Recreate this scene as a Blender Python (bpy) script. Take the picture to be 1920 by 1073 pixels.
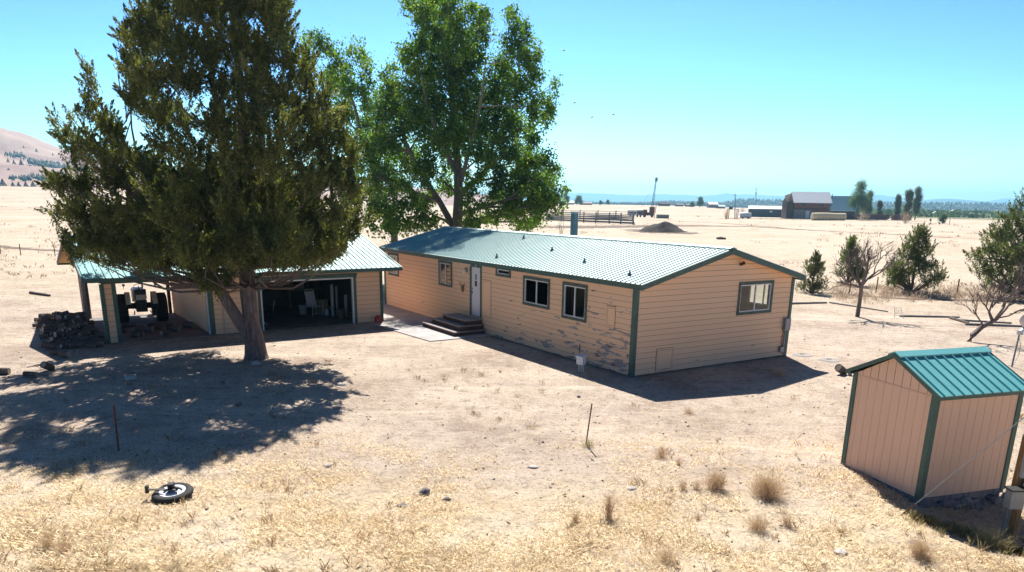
import bpy, math, random
import numpy as np
from mathutils import Vector, Matrix
random.seed(7); rng = np.random.default_rng(11)
scene = bpy.context.scene
C = scene.collection
for o in list(bpy.data.objects): bpy.data.objects.remove(o)
R = math.radians
# ------------------------------------------------------------------ camera
CH = 5.3; FPX = 1410.; CX = 960.; CY = 780.; RHO = 0.016; TH = math.atan((CY-380)/FPX)
_r0 = Vector((1,0,0)); _u0 = Vector((0, math.sin(TH), math.cos(TH))); FWD = Vector((0, math.cos(TH), -math.sin(TH)))
RT = _r0*math.cos(RHO)+_u0*math.sin(RHO); UPV = _u0*math.cos(RHO)-_r0*math.sin(RHO)
cam = bpy.data.cameras.new('camera'); camo = bpy.data.objects.new('camera', cam); C.objects.link(camo)
m = Matrix.Identity(4)
for i in range(3):
    m[i][0] = RT[i]; m[i][1] = UPV[i]; m[i][2] = -FWD[i]
m[2][3] = CH
camo.matrix_world = m
cam.sensor_width = 36; cam.lens = 36*FPX/1920; cam.shift_y = (CY-536.5)/1920
cam.clip_start = .1; cam.clip_end = 30000
scene.camera = camo
scene.render.resolution_x = 1024; scene.render.resolution_y = 572
# ------------------------------------------------------------------ world, sun, exposure
SUN_EL = R(48); SUN_AZ = R(-3.2)
w = bpy.data.worlds.new('World'); scene.world = w; w.use_nodes = True
nt = w.node_tree; nt.nodes.clear()
sky = nt.nodes.new('ShaderNodeTexSky'); sky.sky_type = 'NISHITA'; sky.sun_disc = False
sky.sun_elevation = SUN_EL; sky.sun_rotation = SUN_AZ; sky.altitude = 1300; sky.air_density = 1.0; sky.dust_density = .7; sky.ozone_density = 1.0
tint = nt.nodes.new('ShaderNodeMix'); tint.data_type = 'RGBA'; tint.blend_type = 'MULTIPLY'
tint.inputs['Factor'].default_value = 1; tint.inputs['B'].default_value = (.063, .078, .082, 1)
bg = nt.nodes.new('ShaderNodeBackground'); bg.inputs['Strength'].default_value = .09
wo = nt.nodes.new('ShaderNodeOutputWorld')
gm = nt.nodes.new('ShaderNodeGamma'); gm.inputs[1].default_value = 2.2; nt.links.new(sky.outputs[0], gm.inputs[0]); nt.links.new(gm.outputs[0], tint.inputs['A']); nt.links.new(tint.outputs['Result'], bg.inputs[0]); nt.links.new(bg.outputs[0], wo.inputs[0])
sl = bpy.data.lights.new('sun', 'SUN'); sl.energy = 4.6; sl.angle = R(.53); sl.color = (1, .955, .88)
so = bpy.data.objects.new('sun', sl); C.objects.link(so)
sd = Vector((math.sin(SUN_AZ)*math.cos(SUN_EL), math.cos(SUN_AZ)*math.cos(SUN_EL), math.sin(SUN_EL)))
so.rotation_euler = sd.to_track_quat('Z', 'Y').to_euler()
scene.view_settings.view_transform = 'Standard'; scene.view_settings.look = 'None'
scene.view_settings.exposure = 1.11; scene.view_settings.gamma = 1
scene.render.engine = 'CYCLES'
scene.cycles.max_bounces = 6; scene.cycles.transparent_max_bounces = 12; scene.cycles.volume_bounces = 0

# ------------------------------------------------------------------ pixel of the 1920 frame -> point
CP = Vector((0,0,CH))
def ray(u, v): return FWD + RT*((u-CX)/FPX) - UPV*((v-CY)/FPX)
def G(u, v, z=0.):
    r = ray(u, v); return CP + r*((z-CH)/r.z)
def at(u, v, Y):
    r = ray(u, v); return CP + r*(Y/r.y)
def sst(a, b, x): 
    t = np.clip((x-a)/(b-a), 0, 1); return t*t*(3-2*t)
def vnoise(x, y, s, seed=0):
    x = np.asarray(x, float)/s; y = np.asarray(y, float)/s
    xi = np.floor(x); yi = np.floor(y); fx = x-xi; fy = y-yi
    fx = fx*fx*(3-2*fx); fy = fy*fy*(3-2*fy)
    def h(a, b):
        v = np.sin(a*127.1+b*311.7+seed*74.7)*43758.5453
        return v-np.floor(v)
    return (h(xi,yi)*(1-fx)+h(xi+1,yi)*fx)*(1-fy)+(h(xi,yi+1)*(1-fx)+h(xi+1,yi+1)*fx)*fy
def gz(x, y):
    x = np.asarray(x, float); y = np.asarray(y, float)
    r = np.hypot(x, y)
    z = -.62*np.exp(-(((x-9.4)/1.45)**2+((y-12.5)/1.2)**2))
    z = z + .10*(vnoise(x, y, 2.2, 3)-.5)*sst(17, 14, y)*sst(0, 6, r)
    ang = np.arctan2(x, np.maximum(y, 1))
    farm = sst(35, 80, r)
    z = z + .5*(vnoise(x, y, 23, 5)-.5)*farm*sst(400, 150, r)
    # land rising to the left and gently far off
    z = z + sst(180, 700, r)*sst(.02, -.5, ang)*11*sst(-100, 200, y)
    z = z + sst(450, 780, r)*4.2*sst(-.1, .05, ang)*sst(.34, .2, ang)*sst(-100, 200, y)
    return z
def gzf(x, y): return float(gz(x, y))

# ------------------------------------------------------------------ materials
def newmat(name):
    m = bpy.data.materials.new(name); m.use_nodes = True
    return m, m.node_tree, m.node_tree.nodes['Principled BSDF']
def N(nt, t, **k):
    n = nt.nodes.new(t)
    for a, b in k.items():
        if a in n.inputs.keys(): n.inputs[a].default_value = b
        else: setattr(n, a, b)
    return n
def ramp(nt, src, stops):
    r = nt.nodes.new('ShaderNodeValToRGB'); e = r.color_ramp.elements
    while len(e) < len(stops): e.new(.5)
    for i, (p, c) in enumerate(stops):
        e[i].position = p; e[i].color = (*c, 1) if len(c) == 3 else c
    nt.links.new(src, r.inputs[0]); return r.outputs[0]
def mixc(nt, f, a, b, mode='MIX'):
    n = nt.nodes.new('ShaderNodeMix'); n.data_type = 'RGBA'; n.blend_type = mode
    for k, v in (('Factor', f), ('A', a), ('B', b)):
        if isinstance(v, (int, float)): n.inputs[k].default_value = v
        elif isinstance(v, tuple): n.inputs[k].default_value = (*v, 1) if len(v) == 3 else v
        else: nt.links.new(v, n.inputs[k])
    return n.outputs['Result']
def math_(nt, op, a, b=None, c=None):
    n = nt.nodes.new('ShaderNodeMath'); n.operation = op
    for i, v in enumerate((a, b, c)):
        if v is None: continue
        if isinstance(v, (int, float)): n.inputs[i].default_value = v
        else: nt.links.new(v, n.inputs[i])
    return n.outputs[0]
def coords(nt, scale=(1,1,1), which='Object'):
    tc = nt.nodes.new('ShaderNodeTexCoord'); mp = nt.nodes.new('ShaderNodeMapping'); mp.inputs['Scale'].default_value = scale
    nt.links.new(tc.outputs[which], mp.inputs[0]); return mp.outputs[0]
def noise(nt, co, scale, detail=4, rough=.55, dist=0):
    n = nt.nodes.new('ShaderNodeTexNoise'); n.inputs['Scale'].default_value = scale; n.inputs['Detail'].default_value = detail
    n.inputs['Roughness'].default_value = rough; n.inputs['Distortion'].default_value = dist
    nt.links.new(co, n.inputs['Vector']); return n.outputs['Fac']
def bump(nt, bs, h, strength, dist):
    b = nt.nodes.new('ShaderNodeBump'); b.inputs['Strength'].default_value = strength; b.inputs['Distance'].default_value = dist
    nt.links.new(h, b.inputs['Height']); nt.links.new(b.outputs[0], bs.inputs['Normal'])
def simple(name, col, rough=.7, metal=0, var=.18, scale=6, bumpd=.004, spec=.5, stretch=(1,1,1)):
    m, nt, bs = newmat(name)
    co = coords(nt, stretch); f = noise(nt, co, scale, 5, .65)
    c = ramp(nt, f, [(.25, tuple(max(0, x*(1-var*1.4)) for x in col)), (.75, tuple(min(1, x*(1+var)) for x in col))])
    nt.links.new(c, bs.inputs['Base Color']); bs.inputs['Roughness'].default_value = rough; bs.inputs['Metallic'].default_value = metal
    bs.inputs['Specular IOR Level'].default_value = spec
    if bumpd: bump(nt, bs, noise(nt, co, scale*4, 4), .5, bumpd)
    return m
M = {}
def siding_mat(name, peel):
    m, nt, bs = newmat(name)
    co = coords(nt); sep = nt.nodes.new('ShaderNodeSeparateXYZ'); nt.links.new(co, sep.inputs[0])
    big = noise(nt, co, .7, 3); fine = noise(nt, coords(nt, (1,1,6)), 9, 5, .7)
    base = mixc(nt, big, (.92,.60,.37), (.87,.56,.34))
    base = mixc(nt, math_(nt, 'MULTIPLY', fine, .35), base, (.66,.42,.28))
    # dust and fade low on the wall
    low = nt.nodes.new('ShaderNodeMapRange'); low.inputs['From Min'].default_value = .9; low.inputs['From Max'].default_value = 0
    nt.links.new(sep.outputs[2], low.inputs[0])
    dirt = math_(nt, 'MULTIPLY', low.outputs[0], noise(nt, coords(nt, (1,1,2)), 2.3, 5))
    base = mixc(nt, math_(nt, 'MULTIPLY', dirt, .5), base, (.64,.46,.38))
    if peel is not None:
        p1 = noise(nt, coords(nt, (1.0,1.0,4.6)), 1.15, 7, .66, .35)
        # more wear near the right end of the front wall (x from -6 to 0) and low down
        rx = nt.nodes.new('ShaderNodeMapRange'); rx.inputs['From Min'].default_value = -11; rx.inputs['From Max'].default_value = -.2
        rx.inputs['To Min'].default_value = -.03; rx.inputs['To Max'].default_value = .105; nt.links.new(sep.outputs[0], rx.inputs[0])
        rz = nt.nodes.new('ShaderNodeMapRange'); rz.inputs['From Min'].default_value = 2.9; rz.inputs['From Max'].default_value = .1
        rz.inputs['To Min'].default_value = -.05; rz.inputs['To Max'].default_value = .07; nt.links.new(sep.outputs[2], rz.inputs[0])
        s = math_(nt, 'ADD', p1, math_(nt, 'ADD', rx.outputs[0], rz.outputs[0]))
        s = math_(nt, 'ADD', s, peel)
        msk = ramp(nt, s, [(.669, (0,0,0)), (.679, (1,1,1))])
        wood = ramp(nt, noise(nt, coords(nt, (2,2,40)), 3, 5, .7), [(.3, (.16,.12,.11)), (.5, (.33,.28,.27)), (.7, (.45,.41,.42))])
        rust = noise(nt, coords(nt), 3.1, 3)
        wood = mixc(nt, ramp(nt, rust, [(.58, (0,0,0)), (.64, (1,1,1))]), wood, (.22,.11,.06))
        edge = ramp(nt, s, [(.652, (0,0,0)), (.667, (.6,.6,.6)), (.682, (0,0,0))])
        base = mixc(nt, edge, base, (.72,.60,.47))
        base = mixc(nt, msk, base, wood)
        bump(nt, bs, math_(nt, 'ADD', math_(nt, 'MULTIPLY', msk, -1.), math_(nt, 'MULTIPLY', fine, .4)), .6, .004)
    else:
        spots = noise(nt, coords(nt, (1,1,2.5)), 3.7, 5, .7)
        base = mixc(nt, ramp(nt, spots, [(.73, (0,0,0)), (.745, (1,1,1))]), base, (.33,.24,.19))
        bump(nt, bs, fine, .35, .004)
    nt.links.new(base, bs.inputs['Base Color']); bs.inputs['Roughness'].default_value = .62
    return m
M['siding_peel'] = siding_mat('peeling_peach_siding', .0)
M['siding_end'] = siding_mat('peach_siding_end', -.165)
M['siding'] = siding_mat('peach_siding', None)
def roof_mat(name, col, rough, scratch=.0, ior=1.85, spec=.8):
    m, nt, bs = newmat(name)
    co = coords(nt)
    f = noise(nt, co, 1.1, 5, .6); g = noise(nt, coords(nt, (1,1,1)), 14, 4, .7)
    c = mixc(nt, f, tuple(x*.85 for x in col), tuple(min(1, x*1.15) for x in col))
    c = mixc(nt, ramp(nt, g, [(.70-scratch*.12, (0,0,0)), (.74-scratch*.12, (1,1,1))]), c, (.5,.62,.58))
    nt.links.new(c, bs.inputs['Base Color'])
    rr = ramp(nt, f, [(.3, (rough*.92,)*3), (.7, (rough*1.08,)*3)]); bs.inputs['IOR'].default_value = ior; nt.links.new(rr, bs.inputs['Roughness'])
    bs.inputs['Metallic'].default_value = .05; bs.inputs['Specular IOR Level'].default_value = spec
    bump(nt, bs, noise(nt, co, 2.5, 3), .25, .01)
    return m
M['roof'] = roof_mat('green_metal_roof', (.20,.42,.41), .60)
M['garage_roof'] = roof_mat('green_metal_garage_roof', (.13,.36,.36), .60, 0, 1.5, .55)
M['shed_roof'] = roof_mat('green_metal_shed_roof', (.07,.38,.39), .55, .4)
M['trim'] = simple('green_trim', (.055,.115,.095), .55, var=.25, scale=4, stretch=(1,1,1))
M['trim_worn'] = simple('worn_green_trim', (.085,.115,.095), .7, var=.5, scale=9)
M['white'] = simple('white_vinyl', (.72,.72,.74), .4, var=.06, scale=3, bumpd=0)
M['door'] = simple('white_door_paint', (.66,.66,.72), .45, var=.06, scale=3, bumpd=.001)
M['groove_shade'] = simple('siding_groove_shade', (.20,.11,.07), .9, bumpd=0)  # dark brown paints in the shadow line below each board edge
M['groove_shade2'] = simple('panel_groove', (.72,.45,.32), .9, bumpd=0)
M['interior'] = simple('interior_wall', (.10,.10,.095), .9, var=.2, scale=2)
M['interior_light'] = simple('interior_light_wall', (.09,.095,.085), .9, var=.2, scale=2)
M['osb'] = simple('plywood_soffit', (.50,.30,.12), .8, var=.25, scale=3, stretch=(1,6,1))
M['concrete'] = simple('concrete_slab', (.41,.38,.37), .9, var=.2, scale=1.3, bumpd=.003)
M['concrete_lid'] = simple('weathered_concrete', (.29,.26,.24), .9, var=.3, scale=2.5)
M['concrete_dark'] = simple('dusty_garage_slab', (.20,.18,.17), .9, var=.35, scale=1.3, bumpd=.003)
M['step_wood'] = simple('weathered_step_wood', (.33,.27,.25), .8, var=.35, scale=4, stretch=(3,20,3))
M['riser'] = simple('dark_red_brown_riser', (.075,.035,.028), .75, var=.4, scale=5)
M['black'] = simple('black_metal', (.02,.02,.022), .5, var=.3)
M['rubber'] = simple('tyre_rubber', (.022,.022,.022), .85, var=.3, scale=12)
M['grey_metal'] = simple('grey_metal', (.36,.38,.40), .45, .5, var=.12)
M['galv'] = simple('galvanised_box', (.27,.28,.30), .5, .3, var=.15, scale=5)
M['flue'] = simple('blue_grey_flue', (.12,.17,.21), .45, .4, var=.25)
M['rust'] = simple('rusty_steel', (.16,.05,.025), .9, var=.45, scale=14)
M['pvc'] = simple('cream_pvc', (.62,.56,.46), .5, var=.1)
M['red'] = simple('red_plastic', (.42,.02,.02), .4, var=.15, bumpd=0)
M['pole_wood'] = simple('brown_pole_wood', (.27,.15,.065), .85, var=.45, scale=5, stretch=(6,6,.6), bumpd=.01)
M['grey_wood'] = simple('grey_weathered_wood', (.19,.18,.19), .9, var=.4, scale=4, stretch=(4,4,1), bumpd=.01)
M['post_wood'] = simple('brown_post_wood', (.26,.17,.12), .85, var=.35, scale=4, stretch=(8,8,.8))
M['rock'] = simple('lichen_rock', (.25,.22,.21), .95, var=.45, scale=5, bumpd=.02)
M['pale_rock'] = simple('pale_rock', (.55,.5,.46), .95, var=.25, scale=5, bumpd=.02)
M['cream_paint'] = simple('cream_tractor_paint', (.52,.50,.40), .45, var=.2)
M['card'] = simple('cardboard', (.36,.25,.14), .9, var=.15)
M['barn_wood'] = simple('dark_barn_wood', (.085,.05,.04), .95, var=.5, scale=1.2, stretch=(3,3,.5))
M['barn_red'] = simple('old_red_brown_boards', (.20,.07,.045), .95, var=.4, scale=1.0, stretch=(3,3,.5))
M['barn_grey'] = simple('grey_barn_boards', (.24,.20,.20), .95, var=.4, scale=1.3, stretch=(.5,.5,4))
M['tin_white'] = roof_mat('pale_tin_roof', (.74,.77,.80), .58)
M['tin_blue'] = roof_mat('patched_blue_tin', (.42,.64,.70), .58, .3)
M['navy'] = simple('dark_slate_cladding', (.045,.055,.075), .7, var=.3)
M['hay'] = simple('wrapped_pale_hay', (.60,.50,.32), .7, var=.22, scale=1.5)
M['dark_red'] = simple('dark_red_steel', (.14,.04,.035), .7, var=.4, scale=1)
M['dirt'] = simple('dark_dirt_heap', (.04,.03,.026), .98, var=.5, scale=1.3, bumpd=.15)
M['white_paint'] = simple('white_paint', (.66,.67,.70), .5, var=.12)
M['dish'] = simple('dish_grey', (.50,.50,.52), .4, var=.06)
M['log_bark'] = simple('log_bark', (.13,.10,.085), .95, var=.5, scale=9, bumpd=.02)
M['log_end'] = simple('log_cut_end', (.34,.28,.23), .9, var=.3, scale=9)
M['grass_green'] = simple('green_plastic', (.02,.35,.16), .5)
def glass_mat():
    m, nt, bs = newmat('window_glass')
    tr = nt.nodes.new('ShaderNodeBsdfTransparent'); tr.inputs[0].default_value = (.80,.84,.82,1)
    gl = nt.nodes.new('ShaderNodeBsdfGlossy'); gl.inputs['Roughness'].default_value = .02
    fr = nt.nodes.new('ShaderNodeFresnel'); fr.inputs[0].default_value = 1.5
    mx = nt.nodes.new('ShaderNodeMixShader'); out = nt.nodes['Material Output']
    f2 = math_(nt, 'MULTIPLY', fr.outputs[0], 1.6)
    nt.links.new(f2, mx.inputs[0]); nt.links.new(tr.outputs[0], mx.inputs[1]); nt.links.new(gl.outputs[0], mx.inputs[2])
    nt.links.new(mx.outputs[0], out.inputs[0]); return m
M['glass'] = glass_mat()
def t111_mat():
    m, nt, bs = newmat('peach_vertical_panel')
    co = coords(nt); f = noise(nt, coords(nt, (9,9,1)), 2.5, 5, .7); b = noise(nt, co, .9, 3)
    c = mixc(nt, b, (.84,.54,.39), (.78,.50,.355)); c = mixc(nt, math_(nt, 'MULTIPLY', f, .3), c, (.62,.38,.26))
    nt.links.new(c, bs.inputs['Base Color']); bs.inputs['Roughness'].default_value = .7
    bump(nt, bs, f, .3, .004); return m
M['t111'] = t111_mat()
def foliage(name, dark, mid, light, transl=.35, tcol=None, scale=.7):
    m, nt, bs = newmat(name)
    geo = nt.nodes.new('ShaderNodeNewGeometry')
    n1 = noise(nt, coords(nt), scale, 3, .6)
    f = math_(nt, 'ADD', math_(nt, 'MULTIPLY', n1, .75), math_(nt, 'MULTIPLY', geo.outputs['Random Per Island'], .30))
    c = ramp(nt, f, [(.33, dark), (.52, mid), (.72, light)])
    nt.links.new(c, bs.inputs['Base Color']); bs.inputs['Roughness'].default_value = .55; bs.inputs['Specular IOR Level'].default_value = .35
    if transl:
        t = nt.nodes.new('ShaderNodeBsdfTranslucent'); c2 = mixc(nt, 1., c, tcol or (1.7,1.6,.6), 'MULTIPLY'); nt.links.new(c2, t.inputs[0])
        mx = nt.nodes.new('ShaderNodeMixShader'); mx.inputs[0].default_value = transl
        nt.links.new(bs.outputs[0], mx.inputs[1]); nt.links.new(t.outputs[0], mx.inputs[2]); nt.links.new(mx.outputs[0], nt.nodes['Material Output'].inputs[0])
    return m
M['juniper'] = foliage('juniper_foliage', (.044,.060,.028), (.110,.132,.048), (.25,.25,.088), .42, (1.5,1.5,.55), 1.0)
M['cotton'] = foliage('cottonwood_leaves', (.028,.072,.030), (.075,.155,.038), (.19,.28,.06), .50, (1.9,1.9,.5), .5)
M['fruit'] = foliage('young_juniper_foliage', (.045,.075,.042), (.10,.13,.055), (.18,.20,.08), .36, (1.6,1.6,.6), 1.2)
M['bright_juniper'] = foliage('bright_young_foliage', (.05,.09,.03), (.10,.15,.035), (.17,.22,.05), .35, (1.5,1.6,.5), 1.2)
M['sage'] = foliage('dry_sage', (.27,.21,.17), (.42,.33,.25), (.56,.46,.34), .3, (1.1,1,.9), 1.1)
M['weed'] = foliage('dry_weed', (.38,.27,.18), (.54,.40,.27), (.68,.54,.37), .35, (1.1,1,.8), 2)
M['grass'] = foliage('dry_grass_blades', (.74,.61,.43), (.86,.75,.57), (.93,.86,.72), .55, (1.1,1.05,.95), .6)
M['weed_green'] = foliage('drying_green_weed', (.26,.22,.11), (.42,.35,.19), (.58,.49,.30), .3, (1.1,1.1,.8), 2)
M['far_tree'] = foliage('far_tree_foliage', (.06,.11,.055), (.11,.17,.07), (.18,.23,.09), .4, (1.4,1.4,.6), .4)
M['poplar'] = foliage('poplar_foliage', (.06,.09,.06), (.11,.14,.08), (.18,.20,.11), .35, (1.3,1.3,.7), .4)
M['far_conifer'] = foliage('far_conifer', (.02,.035,.028), (.03,.048,.035), (.045,.065,.04), 0, None, .05)
M['meadow'] = foliage('willow_scrub', (.05,.09,.04), (.09,.14,.06), (.16,.21,.09), .2, (1.2,1.3,.7), .03)
def bark_mat():
    m, nt, bs = newmat('juniper_bark')
    g = noise(nt, coords(nt, (9,9,.8)), 2.2, 6, .7, .6); f = noise(nt, coords(nt), 1.4, 3)
    c = ramp(nt, g, [(.34, (.045,.028,.022)), (.5, (.17,.105,.08)), (.68, (.34,.27,.25))]); c = mixc(nt, math_(nt, 'MULTIPLY', f, .6), c, (.26,.22,.22))
    nt.links.new(c, bs.inputs['Base Color']); bs.inputs['Roughness'].default_value = .95; bump(nt, bs, g, 1., .09); return m
M['bark'] = bark_mat()
M['bark_pale'] = simple('cottonwood_bark', (.17,.15,.12), .95, var=.4, scale=5, stretch=(3,3,.8), bumpd=.03)
M['bark_bare'] = simple('bare_branch_bark', (.17,.13,.12), .95, var=.35, scale=6, stretch=(3,3,1), bumpd=.01)

def ground_mat():
    m, nt, bs = newmat('dry_ground')
    tc = nt.nodes.new('ShaderNodeTexCoord'); co = tc.outputs['Object']
    sep = nt.nodes.new('ShaderNodeSeparateXYZ'); nt.links.new(co, sep.inputs[0])
    def mp(sc):
        n = nt.nodes.new('ShaderNodeMapping'); n.inputs['Scale'].default_value = sc; nt.links.new(co, n.inputs[0]); return n.outputs[0]
    big = noise(nt, mp((1,1,1)), .035, 4, .6); mid = noise(nt, mp((1,1,1)), .33, 5, .62); sm = noise(nt, mp((1,1,1)), 2.6, 6, .68, .4)
    fine = noise(nt, mp((1,1,1)), 13, 5, .75, .6); straw = noise(nt, mp((3,1.2,1)), 30, 3, .7, 1.5)
    straw2 = noise(nt, mp((1,3.4,1)), 24, 3, .7, 1.5)
    # zones by distance from the photographed yard: golden grass near the camera, trodden pinkish yard, pale field beyond
    def rng_(a, b):
        n = nt.nodes.new('ShaderNodeMapRange'); n.interpolation_type = 'SMOOTHSTEP'; n.inputs['From Min'].default_value = a; n.inputs['From Max'].default_value = b
        wob = math_(nt, 'ADD', sep.outputs[1], math_(nt, 'MULTIPLY', math_(nt, 'SUBTRACT', mid, .5), 9)); nt.links.new(wob, n.inputs[0]); return n.outputs[0]
    near = rng_(15.5, 11.5); far = rng_(30, 52)
    yard = ramp(nt, mid, [(.34, (.31,.23,.185)), (.48, (.44,.35,.285)), (.64, (.56,.455,.37))])
    gold = ramp(nt, mid, [(.35, (.52,.40,.26)), (.55, (.62,.50,.34)), (.7, (.66,.56,.43))])
    field = ramp(nt, math_(nt, 'ADD', math_(nt, 'MULTIPLY', big, .6), math_(nt, 'MULTIPLY', mid, .4)), [(.36, (.40,.305,.215)), (.5, (.50,.405,.295)), (.62, (.56,.465,.36))])
    c = mixc(nt, near, yard, gold); c = mixc(nt, far, c, field)
    c = mixc(nt, ramp(nt, sm, [(.50, (0,0,0)), (.72, (.55,.55,.55))]), c, (.64,.54,.45))
    c = mixc(nt, ramp(nt, sm, [(.34, (.8,.8,.8)), (.47, (0,0,0))]), c, (.26,.20,.165))
    nf = nt.nodes.new('ShaderNodeMapRange'); nf.inputs['From Min'].default_value = 150; nf.inputs['From Max'].default_value = 35; nt.links.new(sep.outputs[1], nf.inputs[0])
    dk = math_(nt, 'MULTIPLY', ramp(nt, fine, [(.38, (.85,.85,.85)), (.47, (0,0,0))]), nf.outputs[0])
    c = mixc(nt, dk, c, (.14,.105,.085))
    lt = math_(nt, 'MULTIPLY', ramp(nt, straw, [(.56, (0,0,0)), (.66, (.7,.7,.7))]), nf.outputs[0]); c = mixc(nt, lt, c, (.72,.61,.47))
    lt = math_(nt, 'MULTIPLY', ramp(nt, straw2, [(.56, (0,0,0)), (.66, (.6,.6,.6))]), nf.outputs[0]); c = mixc(nt, lt, c, (.72,.58,.40))
    st = noise(nt, mp((.28,1.6,1)), .9, 6, .7, .5)
    c = mixc(nt, ramp(nt, st, [(.56, (0,0,0)), (.70, (.5,.5,.5))]), c, (.27,.205,.165))
    c = mixc(nt, ramp(nt, noise(nt, mp((.3,1.3,1)), .55, 5, .7, .8), [(.55, (0,0,0)), (.68, (.55,.55,.55))]), c, (.68,.58,.46))
    # weed-dark blotches in the far fields
    wd = noise(nt, mp((1,.55,1)), .11, 6, .72)
    wf = math_(nt, 'MULTIPLY', ramp(nt, wd, [(.60, (0,0,0)), (.68, (.55,.55,.55))]), far); c = mixc(nt, wf, c, (.30,.22,.15))
    nt.links.new(c, bs.inputs['Base Color']); bs.inputs['Roughness'].default_value = .95; bs.inputs['Specular IOR Level'].default_value = .1
    h = math_(nt, 'ADD', math_(nt, 'MULTIPLY', sm, 1.), math_(nt, 'MULTIPLY', fine, .5)); h = math_(nt, 'ADD', h, math_(nt, 'MULTIPLY', straw, .25))
    bump(nt, bs, h, .9, .06)
    return m
M['ground'] = ground_mat()
def strip_mat(name, col, soft=.5, col2=None, ns=.4):
    m, nt, bs = newmat(name)
    uv = nt.nodes.new('ShaderNodeTexCoord'); s = nt.nodes.new('ShaderNodeSeparateXYZ'); nt.links.new(uv.outputs['UV'], s.inputs[0])
    d = math_(nt, 'SUBTRACT', 1., math_(nt, 'MULTIPLY', math_(nt, 'ABSOLUTE', math_(nt, 'SUBTRACT', s.outputs[1], .5)), 2.))
    ex = math_(nt, 'MULTIPLY', math_(nt, 'MULTIPLY', s.outputs[0], math_(nt, 'SUBTRACT', 1., s.outputs[0])), 12.)
    d = math_(nt, 'MINIMUM', d, ex)
    n = noise(nt, coords(nt), ns, 6, .7)
    a = math_(nt, 'ADD', d, math_(nt, 'MULTIPLY', math_(nt, 'SUBTRACT', n, .62), 2.2))
    al = ramp(nt, a, [(.12, (0,0,0)), (.12+soft, (.9,.9,.9))])
    c = ramp(nt, noise(nt, coords(nt), ns*3, 5, .7), [(.3, tuple(x*.8 for x in col)), (.7, tuple(x*1.25 for x in (col2 or col)))])
    nt.links.new(c, bs.inputs['Base Color']); nt.links.new(al, bs.inputs['Alpha']); bs.inputs['Roughness'].default_value = .95; bs.inputs['Specular IOR Level'].default_value = .1
    return m
M['track'] = strip_mat('dark_dirt_track', (.20,.155,.125), .35)
M['track_far'] = strip_mat('thin_dark_track', (.20,.15,.12), .5, ns=.8)
M['green_field'] = strip_mat('green_field_soil', (.16,.20,.08), .6, ns=.05)
def hill_mat(name, a, b, c_, s=.01):
    m, nt, bs = newmat(name)
    f = noise(nt, coords(nt), s, 7, .62, .3); c = ramp(nt, f, [(.35, a), (.5, b), (.66, c_)])
    nt.links.new(c, bs.inputs['Base Color']); bs.inputs['Roughness'].default_value = .95; bs.inputs['Specular IOR Level'].default_value = .1
    bump(nt, bs, f, .8, 12); return m
M['hill'] = hill_mat('tan_hillside', (.25,.155,.135), (.36,.24,.20), (.47,.34,.26), .006)
M['mountain'] = hill_mat('forest_mountain', (.03,.06,.06), (.04,.075,.07), (.06,.09,.08), .002)
M['forest_hill'] = hill_mat('forest_floor', (.03,.045,.03), (.05,.065,.04), (.20,.17,.11), .01)

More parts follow.
